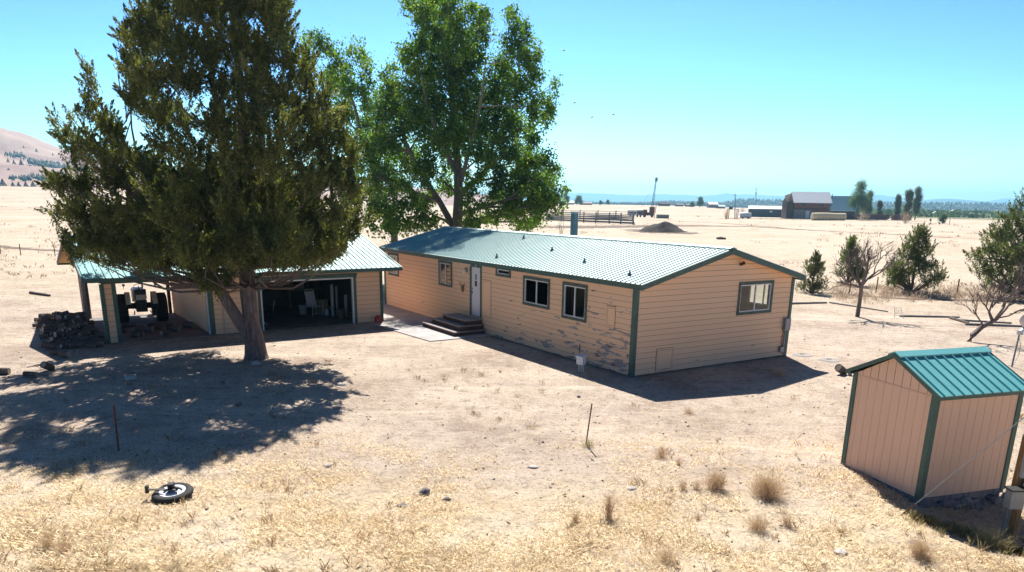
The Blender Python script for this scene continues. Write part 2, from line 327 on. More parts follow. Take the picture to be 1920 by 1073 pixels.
# ------------------------------------------------------------------ mesh helpers
class MB:
    def __init__(s): s.v = []; s.f = []; s.mi = []
    def face(s, pts, mi=0):
        n = len(s.v); s.v += [tuple(p) for p in pts]; s.f.append(tuple(range(n, n+len(pts)))); s.mi.append(mi)
    def box(s, x0, x1, y0, y1, z0, z1, mi=0, M_=None):
        P = [(x, y, z) for z in (z0, z1) for y in (y0, y1) for x in (x0, x1)]
        if M_ is not None: P = [tuple(M_ @ Vector(p)) for p in P]
        n = len(s.v); s.v += P
        for q in ((0,2,3,1), (4,5,7,6), (0,1,5,4), (2,6,7,3), (0,4,6,2), (1,3,7,5)): s.f.append(tuple(n+i for i in q)); s.mi.append(mi)
        return s
    def beam(s, a, b, w, h, mi=0):
        a = Vector(a); b = Vector(b); d = (b-a); L = d.length
        q = d.to_track_quat('X', 'Z').to_matrix().to_4x4(); q.translation = a
        return s.box(0, L, -w/2, w/2, -h/2, h/2, mi, q)
    def tube(s, pts, rad, n=8, mi=0, cap=True):
        pts = [Vector(p) for p in pts]
        if not hasattr(rad, '__len__'): rad = [rad]*len(pts)
        base = len(s.v)
        for i, p in enumerate(pts):
            d = (pts[min(i+1, len(pts)-1)]-pts[max(i-1, 0)]).normalized()
            a = Vector((0,0,1)) if abs(d.z) < .9 else Vector((1,0,0))
            x = d.cross(a).normalized(); y = d.cross(x).normalized()
            for k in range(n):
                t = 2*math.pi*k/n; s.v.append(tuple(p+(x*math.cos(t)+y*math.sin(t))*rad[i]))
        for i in range(len(pts)-1):
            for k in range(n):
                a = base+i*n+k; b = base+i*n+(k+1)%n; s.f.append((a, b, b+n, a+n)); s.mi.append(mi)
        if cap:
            s.f.append(tuple(base+k for k in range(n))); s.mi.append(mi)
            e = base+(len(pts)-1)*n; s.f.append(tuple(e+n-1-k for k in range(n))); s.mi.append(mi)
        return s
    def lathe(s, prof, M_=None, n=24, mi=0):
        base = len(s.v)
        for r, z in prof:
            for k in range(n):
                t = 2*math.pi*k/n; p = Vector((r*math.cos(t), r*math.sin(t), z)); s.v.append(tuple(M_ @ p if M_ is not None else p))
        for i in range(len(prof)-1):
            for k in range(n):
                a = base+i*n+k; b = base+i*n+(k+1)%n; s.f.append((a, b, b+n, a+n)); s.mi.append(mi)
        return s
    def build(s, name, mats, parent=None, smooth=False):
        me = bpy.data.meshes.new(name); me.from_pydata(s.v, [], s.f)
        if not isinstance(mats, (list, tuple)): mats = [mats]
        for m_ in mats: me.materials.append(m_)
        if len(mats) > 1: me.polygons.foreach_set('material_index', s.mi)
        if smooth: me.polygons.foreach_set('use_smooth', [True]*len(s.f))
        me.update(); o = bpy.data.objects.new(name, me); C.objects.link(o); o.parent = parent
        return o
def npmesh(name, V, F, mats, parent=None, mi=None, smooth=False):
    V = np.asarray(V, np.float32); F = np.asarray(F, np.int32); k = F.shape[1]
    me = bpy.data.meshes.new(name); me.vertices.add(len(V)); me.vertices.foreach_set('co', V.ravel())
    me.loops.add(F.size); me.loops.foreach_set('vertex_index', F.ravel())
    me.polygons.add(len(F)); me.polygons.foreach_set('loop_start', np.arange(len(F), dtype=np.int32)*k); me.polygons.foreach_set('loop_total', np.full(len(F), k, np.int32))
    for m_ in (mats if isinstance(mats, (list, tuple)) else [mats]): me.materials.append(m_)
    if mi is not None: me.polygons.foreach_set('material_index', np.asarray(mi, np.int32))
    if smooth: me.polygons.foreach_set('use_smooth', np.ones(len(F), bool))
    me.update(calc_edges=True)
    o = bpy.data.objects.new(name, me); C.objects.link(o); o.parent = parent; return o
def tag(o, label=None, cat=None, group=None, kind=None):
    if label: o['label'] = label
    if cat: o['category'] = cat
    if group: o['group'] = group
    if kind: o['kind'] = kind
    return o
def thing(name, label, cat, loc=(0,0,0), rz=0, group=None):
    o = bpy.data.objects.new(name, None); o.empty_display_size = .2; C.objects.link(o); o.location = loc; o.rotation_euler = (0,0,rz)
    return tag(o, label, cat, group)
def copy_tree(o, parent=None):
    c = o.copy(); C.objects.link(c); c.parent = parent
    for ch in list(o.children): copy_tree(ch, c)
    return c
def vecs(n):
    v = rng.normal(size=(n,3)); return v/np.linalg.norm(v, axis=1)[:,None]
def quads(cen, ax, wd, L, W):
    """diamond leaves: centre, long axis, width axis, half length, half width"""
    L = np.reshape(L, (-1,1)); W = np.reshape(W, (-1,1))
    V = np.stack([cen-ax*L, cen+wd*W, cen+ax*L, cen-wd*W], 1).reshape(-1,3)
    return V, np.arange(len(V)).reshape(-1,4)
def perp(ax):
    w_ = np.cross(ax, vecs(len(ax))); return w_/np.maximum(np.linalg.norm(w_, axis=1), 1e-6)[:,None]

# ------------------------------------------------------------------ ground sheet
def build_ground():
    nr, na = 250, 420
    r = np.concatenate([[0.01], np.geomspace(2.5, 13500, nr)]); a = np.linspace(0, 2*np.pi, na, endpoint=False)
    Rr, A = np.meshgrid(r, a, indexing='ij'); X = Rr*np.sin(A); Y = Rr*np.cos(A)
    Z = gz(X, Y)
    V = np.stack([X, Y, Z], -1).reshape(-1,3); i = np.arange(nr)[:,None]*na; k = np.arange(na)[None,:]; k2 = (k+1) % na
    F = np.stack([i+k, i+na+k, i+na+k2, i+k2], -1).reshape(-1,4)[:, ::-1]
    o = npmesh('ground', V, F, M['ground'], smooth=True); tag(o, kind='structure')
build_ground()
def strip(name, pts, widths, mat, lift=.02, kind='structure', nsub=10):
    P = []
    for i in range(len(pts)-1):
        for j in range(nsub):
            t = j/nsub; P.append((pts[i][0]*(1-t)+pts[i+1][0]*t, pts[i][1]*(1-t)+pts[i+1][1]*t, widths[i]*(1-t)+widths[i+1]*t))
    P.append((*pts[-1][:2], widths[-1])); V = []; uv = []; nc = 9
    for i, p in enumerate(P):
        q0 = P[max(i-1,0)]; q1 = P[min(i+1,len(P)-1)]; d = Vector((q1[0]-q0[0], q1[1]-q0[1])).normalized(); n = Vector((-d.y, d.x))
        for k in range(nc):
            s = k/(nc-1); x = p[0]+n.x*(s-.5)*p[2]; y = p[1]+n.y*(s-.5)*p[2]
            V.append((x, y, gzf(x, y)+lift)); uv.append((i/(len(P)-1), s))
    F = [(i*nc+k, (i+1)*nc+k, (i+1)*nc+k+1, i*nc+k+1) for i in range(len(P)-1) for k in range(nc-1)]
    o = npmesh(name, V, F, mat); me = o.data; ul = me.uv_layers.new(name='UVMap')
    ul.data.foreach_set('uv', np.array([uv[i] for f in F for i in f], np.float32).ravel()); tag(o, kind=kind); return o
g2 = lambda u, v: tuple(G(u, v)[:2])
strip('dirt_track', [g2(990,428), g2(1180,424), g2(1290,424), g2(1400,425), g2(1550,433), g2(1900,452)], [34,30,20,9,4.5,2.5], M['track'], .05)
strip('dirt_spread', [g2(1185,432), g2(1245,437), g2(1310,440)], [12,22,8], M['track'], .07)
strip('dirt_lane', [g2(1190,413), g2(1350,418), g2(1480,428)], [9,5,4], M['track_far'], .05)
strip('barnyard_soil', [g2(1355,410), g2(1470,411), g2(1640,412), g2(1740,416)], [16,26,22,10], M['track'], .05)
strip('field_path', [g2(1490,545), g2(1700,560), g2(1960,566)], [1.4,1.8,1.6], M['track_far'], .03)
strip('bare_soil', [g2(150,470), g2(60,465), g2(-80,455)], [3,4,4], M['track_far'], .03)
strip('green_meadow', [g2(1430,402), g2(1700,408), g2(2300,420)], [60,160,240], M['green_field'], .15)

# ------------------------------------------------------------------ hills, mountains
def ridge(name, us, vs, Yc, Yf, base_fn, mat, nrow=24, rough=.1, seed=1, back=1.5):
    """a ridge whose crest is seen at (us, vs); foot at distance Yf, crest at Yc, back slope down behind"""
    nu = 220; U = np.linspace(us[0], us[-1], nu); Vc = np.interp(U, us, vs); V = []
    for j in range(nrow):
        t = j/(nrow-1)
        for i in range(nu):
            c = at(U[i], Vc[i], Yc)
            if t <= .7:
                s = t/.7; Y = Yf+(Yc-Yf)*s; f = s**1.15
            else:
                s = (t-.7)/.3; Y = Yc+(Yc-Yf)*back*s; f = 1-s**1.3
            x = c.x*Y/Yc; z0 = base_fn(x, Y)
            n = (vnoise(x, Y, (Yc-Yf)*.18, seed)-.5)+(vnoise(x, Y, (Yc-Yf)*.06, seed+3)-.5)*.45
            h = (c.z-z0)*f; V.append((x, Y, z0-1+h*(1+float(n)*rough*(4*f*(1-f)+.0))+ (float(n)*rough*.12*h)))
    F = [(j*nu+i, j*nu+i+1, (j+1)*nu+i+1, (j+1)*nu+i) for j in range(nrow-1) for i in range(nu-1)]
    o = npmesh(name, V, F, mat, smooth=True); tag(o, kind='structure'); return o
g0 = lambda x, y: gzf(x, y)
HILL_U = [-900,-400,-150,0,50,100,160,250,400,560,700,800,900,980]; HILL_V = [190,190,215,241,255,272,294,314,326,338,346,352,362,374]
ridge('hillside', HILL_U, HILL_V, 1500, 760, g0, M['hill'], 34, .55, 2)
z5 = lambda x, y: (1020+x/4.174, 320+y/4.174)
z6 = lambda x, y: (1440+x/4., 320+y/4.)
mt = [(500,352),(700,357),(900,360)]+[z5(*p) for p in [(190,170),(330,171),(450,177),(600,184),(760,187),(860,179),(930,178),(1010,185),(1250,190),(1340,184),(1440,172),(1510,186),(1570,179),(1700,184),(1900,194)]]+[z6(*p) for p in [(130,190),(300,190),(560,196),(700,178),(860,177),(960,192),(1100,213),(1300,222),(1600,232),(1660,224),(1790,200),(1900,212)]]+[(1980,382),(2300,386),(2600,392)]
ridge('mountains', [p[0] for p in mt], [p[1] for p in mt], 10500, 8200, lambda x, y: 0, M['mountain'], 16, .12, 5, .2)
mt2 = [(1500,392),(1560,388)]+[z6(*p) for p in [(760,240),(960,232),(1150,222),(1260,208),(1360,205),(1450,212),(1600,226),(1800,240),(1920,246)]]+[(2000,390),(2300,398)]
ridge('nearer_mountains', [p[0] for p in mt2], [p[1] for p in mt2], 6800, 5600, lambda x, y: 0, M['mountain'], 12, .1, 9, .2)
fh = [z5(*p) for p in [(-60,262),(300,258),(560,262),(800,258),(900,247),(960,243),(1100,247),(1300,256),(1390,258),(1440,245),(1510,230),(1600,226),(1760,231),(1900,236)]]+[z6(*p) for p in [(0,225),(130,222),(570,240),(960,240),(1400,243),(1900,248)]]+[(2100,386),(2500,394)]
ridge('forest_hills', [p[0] for p in fh], [p[1]+1.5 for p in fh], 2500, 1900, g0, M['forest_hill'], 12, .2, 4, .3)
def forest(name, label, n, uvY, hgt, mat):
    """many small cone crowns in one mesh"""
    V = []; F = []
    k = 5
    for i in range(n):
        x, y, z = uvY(i); h = hgt*random.uniform(.6, 1.25); r = h*random.uniform(.2, .32); b = len(V); ph = random.random()*6
        for (rr, zz) in ((r*.7, .08), (r, .22), (r*.55, .62)):
            for q in range(k): a = ph+q*2*math.pi/k; s = random.uniform(.75,1.2); V.append((x+rr*s*math.cos(a), y+rr*s*math.sin(a), z+h*zz))
        V.append((x, y, z+h)); V.append((x, y, z+h))
        for l in range(2):
            for q in range(k): F.append((b+l*k+q, b+l*k+(q+1)%k, b+(l+1)*k+(q+1)%k, b+(l+1)*k+q))
        for q in range(k): F.append((b+2*k+q, b+2*k+(q+1)%k, b+3*k, b+3*k+1))
    o = npmesh(name, V, F, mat); tag(o, label, 'forest', None, 'stuff'); return o
fu = [p[0] for p in fh]; fv = [p[1] for p in fh]
def f1(i):
    u = random.uniform(1040, 2050); v = np.interp(u, fu, fv); Y = random.uniform(1900, 2500); c = at(u, v, 2500)
    x = c.x*Y/2500; s = (Y-1900)/600; return x, Y, gzf(x, Y)-1+(c.z-gzf(x, Y))*s**1.15-2
forest('distant_forest', 'dark band of far forest along the horizon under blue mountains', 5200, f1, 9, M['far_conifer'])
def hillz(u, Y):
    c = at(u, float(np.interp(u, HILL_U, HILL_V)), 1500); s = (Y-760)/740; x = c.x*Y/1500; b = gzf(x, Y); return x, b-1+(c.z-b)*max(0, s)**1.15
def on_hill(u, v):
    """march the hillside face until it is seen at pixel row v"""
    best = None
    for Y in np.linspace(765, 1495, 90):
        x, z = hillz(u, Y); d = Vector((x, Y, z))-CP; vv = CY-FPX*d.dot(UPV)/d.dot(FWD)
        if best is None or abs(vv-v) < best[0]: best = (abs(vv-v), x, Y, z)
    return best[1:]
zz3 = lambda x, y: (x/5.367, 230+y/5.367)
woods = [((240,370,580,480),150), ((0,320,190,350),40), ((60,320,230,385),30), ((440,480,620,590),110), ((240,460,310,500),18), ((250,540,400,605),70), ((120,560,250,600),24), ((0,490,40,520),8), ((400,400,900,560),170), ((20,560,90,590),14), ((600,560,3800,660),140)]
wl = []
for (x0, y0, x1, y1), n in woods:
    for i in range(n):
        x = random.uniform(x0, x1); f = (x-x0)/(x1-x0); yy = y0+(y1-y0)*min(1, max(0, random.gauss(.5,.22) if y1-y0 < 60 else .5*f+random.uniform(.05,.5)))
        wl.append(zz3(x, yy))
pos = [on_hill(*p) for p in wl]
forest('hillside_woods', 'dark conifer woods lying in clusters across the tan hillside', len(pos), lambda i: pos[i], 5.6, M['far_conifer'])
def cone_tree_mesh(name, h, r, mat):
    n = 420; t = rng.random(n)**.8; a = rng.random(n)*2*np.pi; rr = r*(1-t)*np.sqrt(rng.random(n)*.8+.2)
    cen = np.stack([rr*np.cos(a), rr*np.sin(a), h*(.08+.9*t)], 1); ax = vecs(n); ax[:,2] = abs(ax[:,2]); V, F = quads(cen, ax, perp(ax), rng.uniform(.4,.9,n)*h*.09, rng.uniform(.3,.6,n)*h*.08)
    return npmesh(name, V, F, mat)
hs = [zz3(*p) for p in [(165,460),(348,300),(218,257),(515,335),(30,632),(130,635),(190,640),(262,645),(335,650),(90,430),(310,455),(30,410)]]
for i, p in enumerate(hs):
    x, Y, z = on_hill(*p) if p[1] < 345 else (at(p[0], p[1], 740).x, 740., gzf(at(p[0], p[1], 740).x, 740.))
    if i == 0: o = proto = cone_tree_mesh('hillside_tree', 8.5, 3.4, M['far_conifer'])
    else: o = proto.copy(); C.objects.link(o)
    o.location = (x, Y, z); s = (1.25, .7, .5, .5, 1, .7, .7, .75, .8, .8, .6, .7)[i]; o.scale = (s*(1.3 if i > 3 and i < 9 else 1), s, s)
    tag(o, 'small dark lone conifer dotted on the far left hillside', 'tree', 'lone conifers on the far left hillside')
def f2(i):
    u = random.uniform(1560, 2150); Y = random.uniform(520, 1300); x = at(u, 390, Y).x; return x, Y, gzf(x, Y)-.6
def scrub():
    n = 5200; V = []; F = []
    P = np.array([f2(i) for i in range(n)]); sz = rng.uniform(1.5, 4.5, n)
    k = 7; cen = np.repeat(P, k, 0)+rng.normal(size=(n*k,3))*np.repeat(sz, k)[:,None]*[.55,.55,.3]; cen[:,2] = np.maximum(cen[:,2], .1)+np.repeat(sz, k)*.35
    ax = vecs(n*k); V, F = quads(cen, ax, perp(ax), np.repeat(sz, k)*.5, np.repeat(sz, k)*.4)
    tag(npmesh('willow_scrub', V, F, M['meadow']), 'green willow scrub in the wet meadow far beyond the barn', 'scrub', None, 'stuff')
scrub()

# ------------------------------------------------------------------ trees
def noisy_path(a, b, n, j):
    a = Vector(a); b = Vector(b); L = (b-a).length; pts = []
    for i in range(n+1):
        t = i/n; p = a.lerp(b, t); s = j*L*math.sin(math.pi*t) if n > 1 else 0
        pts.append(p+Vector((random.uniform(-1,1)*s, random.uniform(-1,1)*s, random.uniform(-.5,.5)*s)))
    pts[0] = a; pts[-1] = b; return pts
def leaves(lobes, size, mode, clump=.45, per=26):
    """lobes: (centre, radii, nclumps). returns V, F, tips"""
    VV = []; FF = []; off = 0
    for c, r, n in lobes:
        c = np.array(c); r = np.array(r)
        d = vecs(n); rad = rng.random(n)**.5; cc = c+d*r*rad[:,None]*(1+(.12 if mode == 'juniper' else .19)*rng.normal(size=(n,1)))
        k = rng.integers(int(per*.6), int(per*1.4), n); idx = np.repeat(np.arange(n), k); tot = len(idx)
        cs = clump*rng.uniform(.6, 1.35, n)[idx]
        if mode == 'juniper':
            out = d[idx]*[1,1,.3]+[0,0,1.15]; out /= np.linalg.norm(out, axis=1)[:,None]
            pl = out[np.searchsorted(idx, idx)]+(rng.normal(size=(n,3))*.28)[idx]; pl /= np.linalg.norm(pl, axis=1)[:,None]
            t = rng.random(tot)**.8; cen = cc[idx]+pl*((t-.4)*cs*2.2)[:,None]+rng.normal(size=(tot,3))*(cs*.30*(1.08-t))[:,None]
            ax = pl*1.1+rng.normal(size=(tot,3))*.5; ax /= np.linalg.norm(ax, axis=1)[:,None]
            L = size*rng.uniform(.7,1.6,tot); W = L*rng.uniform(.28,.45,tot)
        else:
            cen = cc[idx]+rng.normal(size=(tot,3))*cs[:,None]*[.5,.5,.5]
            ax = vecs(tot); L = size*rng.uniform(.7,1.3,tot); W = L*rng.uniform(.6,.85,tot)
        V, F = quads(cen, ax, perp(ax), L, W); VV.append(V); FF.append(F+off); off += len(V)
    return np.concatenate(VV), np.concatenate(FF)

# --- the big juniper
TJ = Vector((-8.85, 25.44, 0))
def big_juniper():
    root = thing('juniper_tree', 'huge dark olive juniper with split shaggy trunk in front of the garage', 'tree', TJ)
    k = 1/55.4
    zv = lambda v: (at(480, v, TJ.y).z)
    t = MB()
    flare = [(0,0,-.1),(.0,0,.15),(-.02,0,.6),(-.06,0,1.05),(-.08,.02,1.6)]
    t.tube(flare, [.47,.38,.33,.295,.24], 18)
    t.tube([(-.04,0,.9),(-.10,.05,1.6),(-.13,.1,2.3),(-.1,.1,3.2),(0,.1,4.6),(.1,.15,6.4),(.1,.2,8.6),(.0,.2,11.6)], [.27,.26,.26,.25,.22,.18,.12,.04], 16)
    t.tube([(-.10,-.05,.75),(-.38,-.16,1.25),(-.66,-.25,1.8),(-.9,-.3,2.35),(-1.15,-.35,3.0),(-1.5,-.4,4.2),(-1.7,-.5,6.2)], [.23,.21,.19,.17,.16,.13,.06], 12)
    t.tube([(.12,.1,3.2),(.45,.2,4.6),(.6,.3,6.5),(.7,.3,9.0)], [.2,.18,.13,.05], 10)
    t.tube([(-.2,.1,3.6),(-.5,.3,5.2),(-.7,.4,7.2),(-.9,.4,9.8)], [.2,.17,.12,.05], 10)
    tr = t.build('trunk', M['bark'], root, True)
    # deepen the bark
    lb = MB(); lb.tube([(-.15,.1,2.7),(-1.2,.15,3.7),(-2.4,.1,4.5),(-3.5,.0,5.3),(-4.5,0,6.6),(-5.2,.1,7.9)], [.17,.14,.11,.085,.05,.015], 8, cap=False); lb.build('limb', M['bark'], root, True)
    me = tr.data; co = np.empty(len(me.vertices)*3, np.float32); me.vertices.foreach_get('co', co); co = co.reshape(-1,3)
    co[:,:2] += (rng.random((len(co),2))-.5)*.035; me.vertices.foreach_set('co', co.ravel())
    # crown outline (pixels of the silhouette at the trunk's distance)
    tb = [(-30,290,545),(0,262,552),(30,235,562),(60,218,572),(100,222,585),(130,150,598),(160,142,606),(200,118,628),(230,103,650),(260,112,664),(300,112,676),(330,92,684),(350,82,688),(380,95,690),(410,108,688),(440,122,682),(470,150,672),(495,175,640),(515,215,575)]
    vs = [a[0] for a in tb]; ls = [a[1] for a in tb]; rs = [a[2] for a in tb]
    lobes = []; br = MB()
    def env(z):
        # pixel row for z at trunk distance
        d = Vector((TJ.x, TJ.y, z))-CP; v = CY-FPX*d.dot(UPV)/d.dot(FWD)
        if v < -30:
            s = max(0, (12.6-z)/1.1); return -1.9*min(1,s+.15), .9*min(1,s+.15)
        return (np.interp(v, vs, ls)-470)*k, (np.interp(v, vs, rs)-490)*k
    spec = [(300,20,32,45),(350,5,30,40),(400,20,32,45),(450,5,32,40),(500,20,32,40),(535,50,24,45),(290,-25,20,30),(380,-40,30,40),(460,-45,30,40),(520,-20,22,30),(270,70,36,42),(238,112,20,38),(235,70,14,28),(330,80,36,40),(390,95,32,38),(440,85,32,45),(490,95,32,40),(545,110,32,42),(578,145,24,42),
        (290,140,38,36),(350,150,34,34),(420,165,36,36),(480,160,32,38),(530,175,32,36),(605,190,26,42),(570,205,32,36),(640,235,20,38),(605,250,34,38),(655,295,22,36),(620,310,34,32),(250,175,26,30),(290,205,34,30),(345,225,30,28),(410,230,36,36),(470,225,34,38),(525,245,38,36),(562,285,36,34),(500,295,38,36),(440,295,38,36),(375,285,36,34),(310,275,30,26),
        (170,148,13,30),(163,190,20,32),(185,222,26,26),(212,252,24,22),(130,225,12,20),(122,255,18,18),(160,262,26,20),(104,222,8,12),(190,292,28,18),(135,292,20,14),(240,285,24,20),
        (92,345,12,12),(112,352,22,18),(160,345,32,26),(220,335,34,28),(280,322,36,30),(340,335,38,32),(400,345,38,36),(460,350,36,36),(520,345,36,36),(580,345,36,34),(640,345,26,32),(672,380,18,26),(632,400,34,32),(570,405,38,36),(510,410,38,36),(450,415,38,34),(390,410,36,34),(330,400,38,36),(270,400,38,36),(210,400,38,32),(150,400,32,28),(108,400,16,16),
        (125,440,18,18),(172,452,32,24),(230,460,34,26),(290,465,34,24),(350,470,32,24),(398,485,26,22),(452,478,24,16),(512,465,32,20),(560,470,30,20),(608,462,28,18),(650,438,24,22),(685,410,12,18),(372,510,16,12),(402,520,20,16),(432,515,16,12),(410,545,14,10),(380,535,10,8),(205,490,26,14),(265,492,28,14),(320,495,26,14),(360,490,28,16),(540,485,30,14),(590,480,28,14),(480,492,26,12),(150,470,22,14),(440,440,30,20),(290,440,30,20),(640,465,20,12),(430,480,24,16),(670,350,18,20),(660,415,22,18),(225,475,34,22),(275,480,34,22),(325,482,34,20),(375,475,34,22),(425,465,34,24),(520,480,34,20),(570,485,32,18),(615,475,28,18),(190,440,34,26),(250,430,36,28),(310,435,36,28),(370,440,36,28),(490,440,36,26),(550,445,36,26),(605,435,32,26),(420,380,36,34),(360,370,36,34),(300,360,36,32),(480,375,36,34),(540,375,36,32)]
    for (u, v, ru, rv) in spec:
        half = np.interp(v, vs, rs)-np.interp(v, vs, ls); mid = (np.interp(v, vs, rs)+np.interp(v, vs, ls))/2
        e = math.sqrt(max(0, 1-min(1, abs(u-mid)/(half/2))**2)); dmax = min(3.6, half/2*k*.8)*e+.15
        if v > 480: dmax = .6
        if v < 60: dmax *= .55
        if u < 250 and v < 330: dmax *= .4
        nc = 1 if v > 480 or ru < 22 else 2
        if nc == 2 and 260 < u < 600 and v > 330: nc = 3
        if nc == 2 and v < 300 and random.random() < .35: nc = 1
        for q in range(nc):
            dy = random.uniform(.15, 1)*dmax*(-1 if q == 0 else 1)
            if v > 480: dy = -random.uniform(.8, 2.0)
            p = at(u+(random.uniform(-14,14) if q else 0), v+(random.uniform(-14,14) if q else 0), TJ.y+dy)-TJ
            r_ = (ru*k*.92, ru*k*.95, rv*k*.88)
            lobes.append((tuple(p), r_, max(3, int(112*(r_[0]*r_[1]*r_[2])**.72))))
            zr = max(2.5, p.z-.5-.26*math.hypot(p.x, p.y)); b0 = Vector((p.x*.10-.05, p.y*.12+.1, zr))
            if u < 260 and v < 330: b0 = Vector((-2.6-random.uniform(0,2.0), random.uniform(-.2,.2), 0)); b0.z = 4.5+(-b0.x-2.4)*.85
            rb = .022+.035*min(1, (p-b0).length/4); pp = noisy_path(b0, p, 5, .07)
            for jj in range(1, 5): tt = jj/5; pp[jj].z -= .15*(p-b0).length*4*tt*(1-tt)*.8
            if (q == 0 or random.random() < .4): br.tube(pp, [rb, rb*.85, rb*.7, rb*.5, rb*.35, rb*.15], 5, cap=False)
            for j in range(3):
                e2 = p+Vector((random.uniform(-1,1)*r_[0], random.uniform(-1,1)*r_[1], random.uniform(-.1,1)*r_[2])); br.tube(noisy_path(b0.lerp(p, .7), e2, 3, .05), [rb*.4, rb*.3, rb*.2, .005], 4, cap=False)
    br.build('branch', M['bark'], root, True)
    V, F = leaves(lobes, .040, 'juniper', .30, 118)
    npmesh('crown', V, F, M['juniper'], root)
    print('juniper leaves', len(F))
big_juniper()

def leafy(name, label, base, tops, lobes, mat, bark, size, per, clump, r0=.3, cat='tree', group=None, dens=9, twig=True, mode='leaf'):
    """tops: trunk paths [(x,y,z)...] relative; lobes in world coordinates (c, r)"""
    base = Vector(base); root = thing(name, label, cat, base, 0, group)
    t = MB()
    for path, ra in tops: t.tube(path, ra, 8)
    L = []
    for c, r in lobes:
        c = Vector(c)-base; vol = r[0]*r[1]*r[2]; L.append((tuple(c), r, max(4, int(dens*(vol**.85)))))
        if twig:
            best = None
            for path, ra in tops:
                for j, p in enumerate(path):
                    p = Vector(p)
                    if p.z < c.z-.15*r[2] and (best is None or (p-c).length < best[0]): best = ((p-c).length, p, (ra[j] if hasattr(ra,'__len__') else ra))
            if best:
                rr = min(best[2]*.6, .12)*1.; t.tube(noisy_path(best[1], c, 4, .04), [rr, rr*.8, rr*.6, rr*.4, rr*.15], 5, cap=False)
                for q in range(4):
                    e = c+Vector((random.uniform(-1,1)*r[0]*.8, random.uniform(-1,1)*r[1]*.8, random.uniform(-.1,1)*r[2]*.9)); t.tube(noisy_path(best[1].lerp(c, .75), e, 3, .05), [rr*.4, rr*.3, rr*.2, rr*.05], 4, cap=False)
    t.build('trunk', bark, root, True)
    V, F = leaves(L, size, mode, clump, per); npmesh('crown', V, F, mat, root); return root

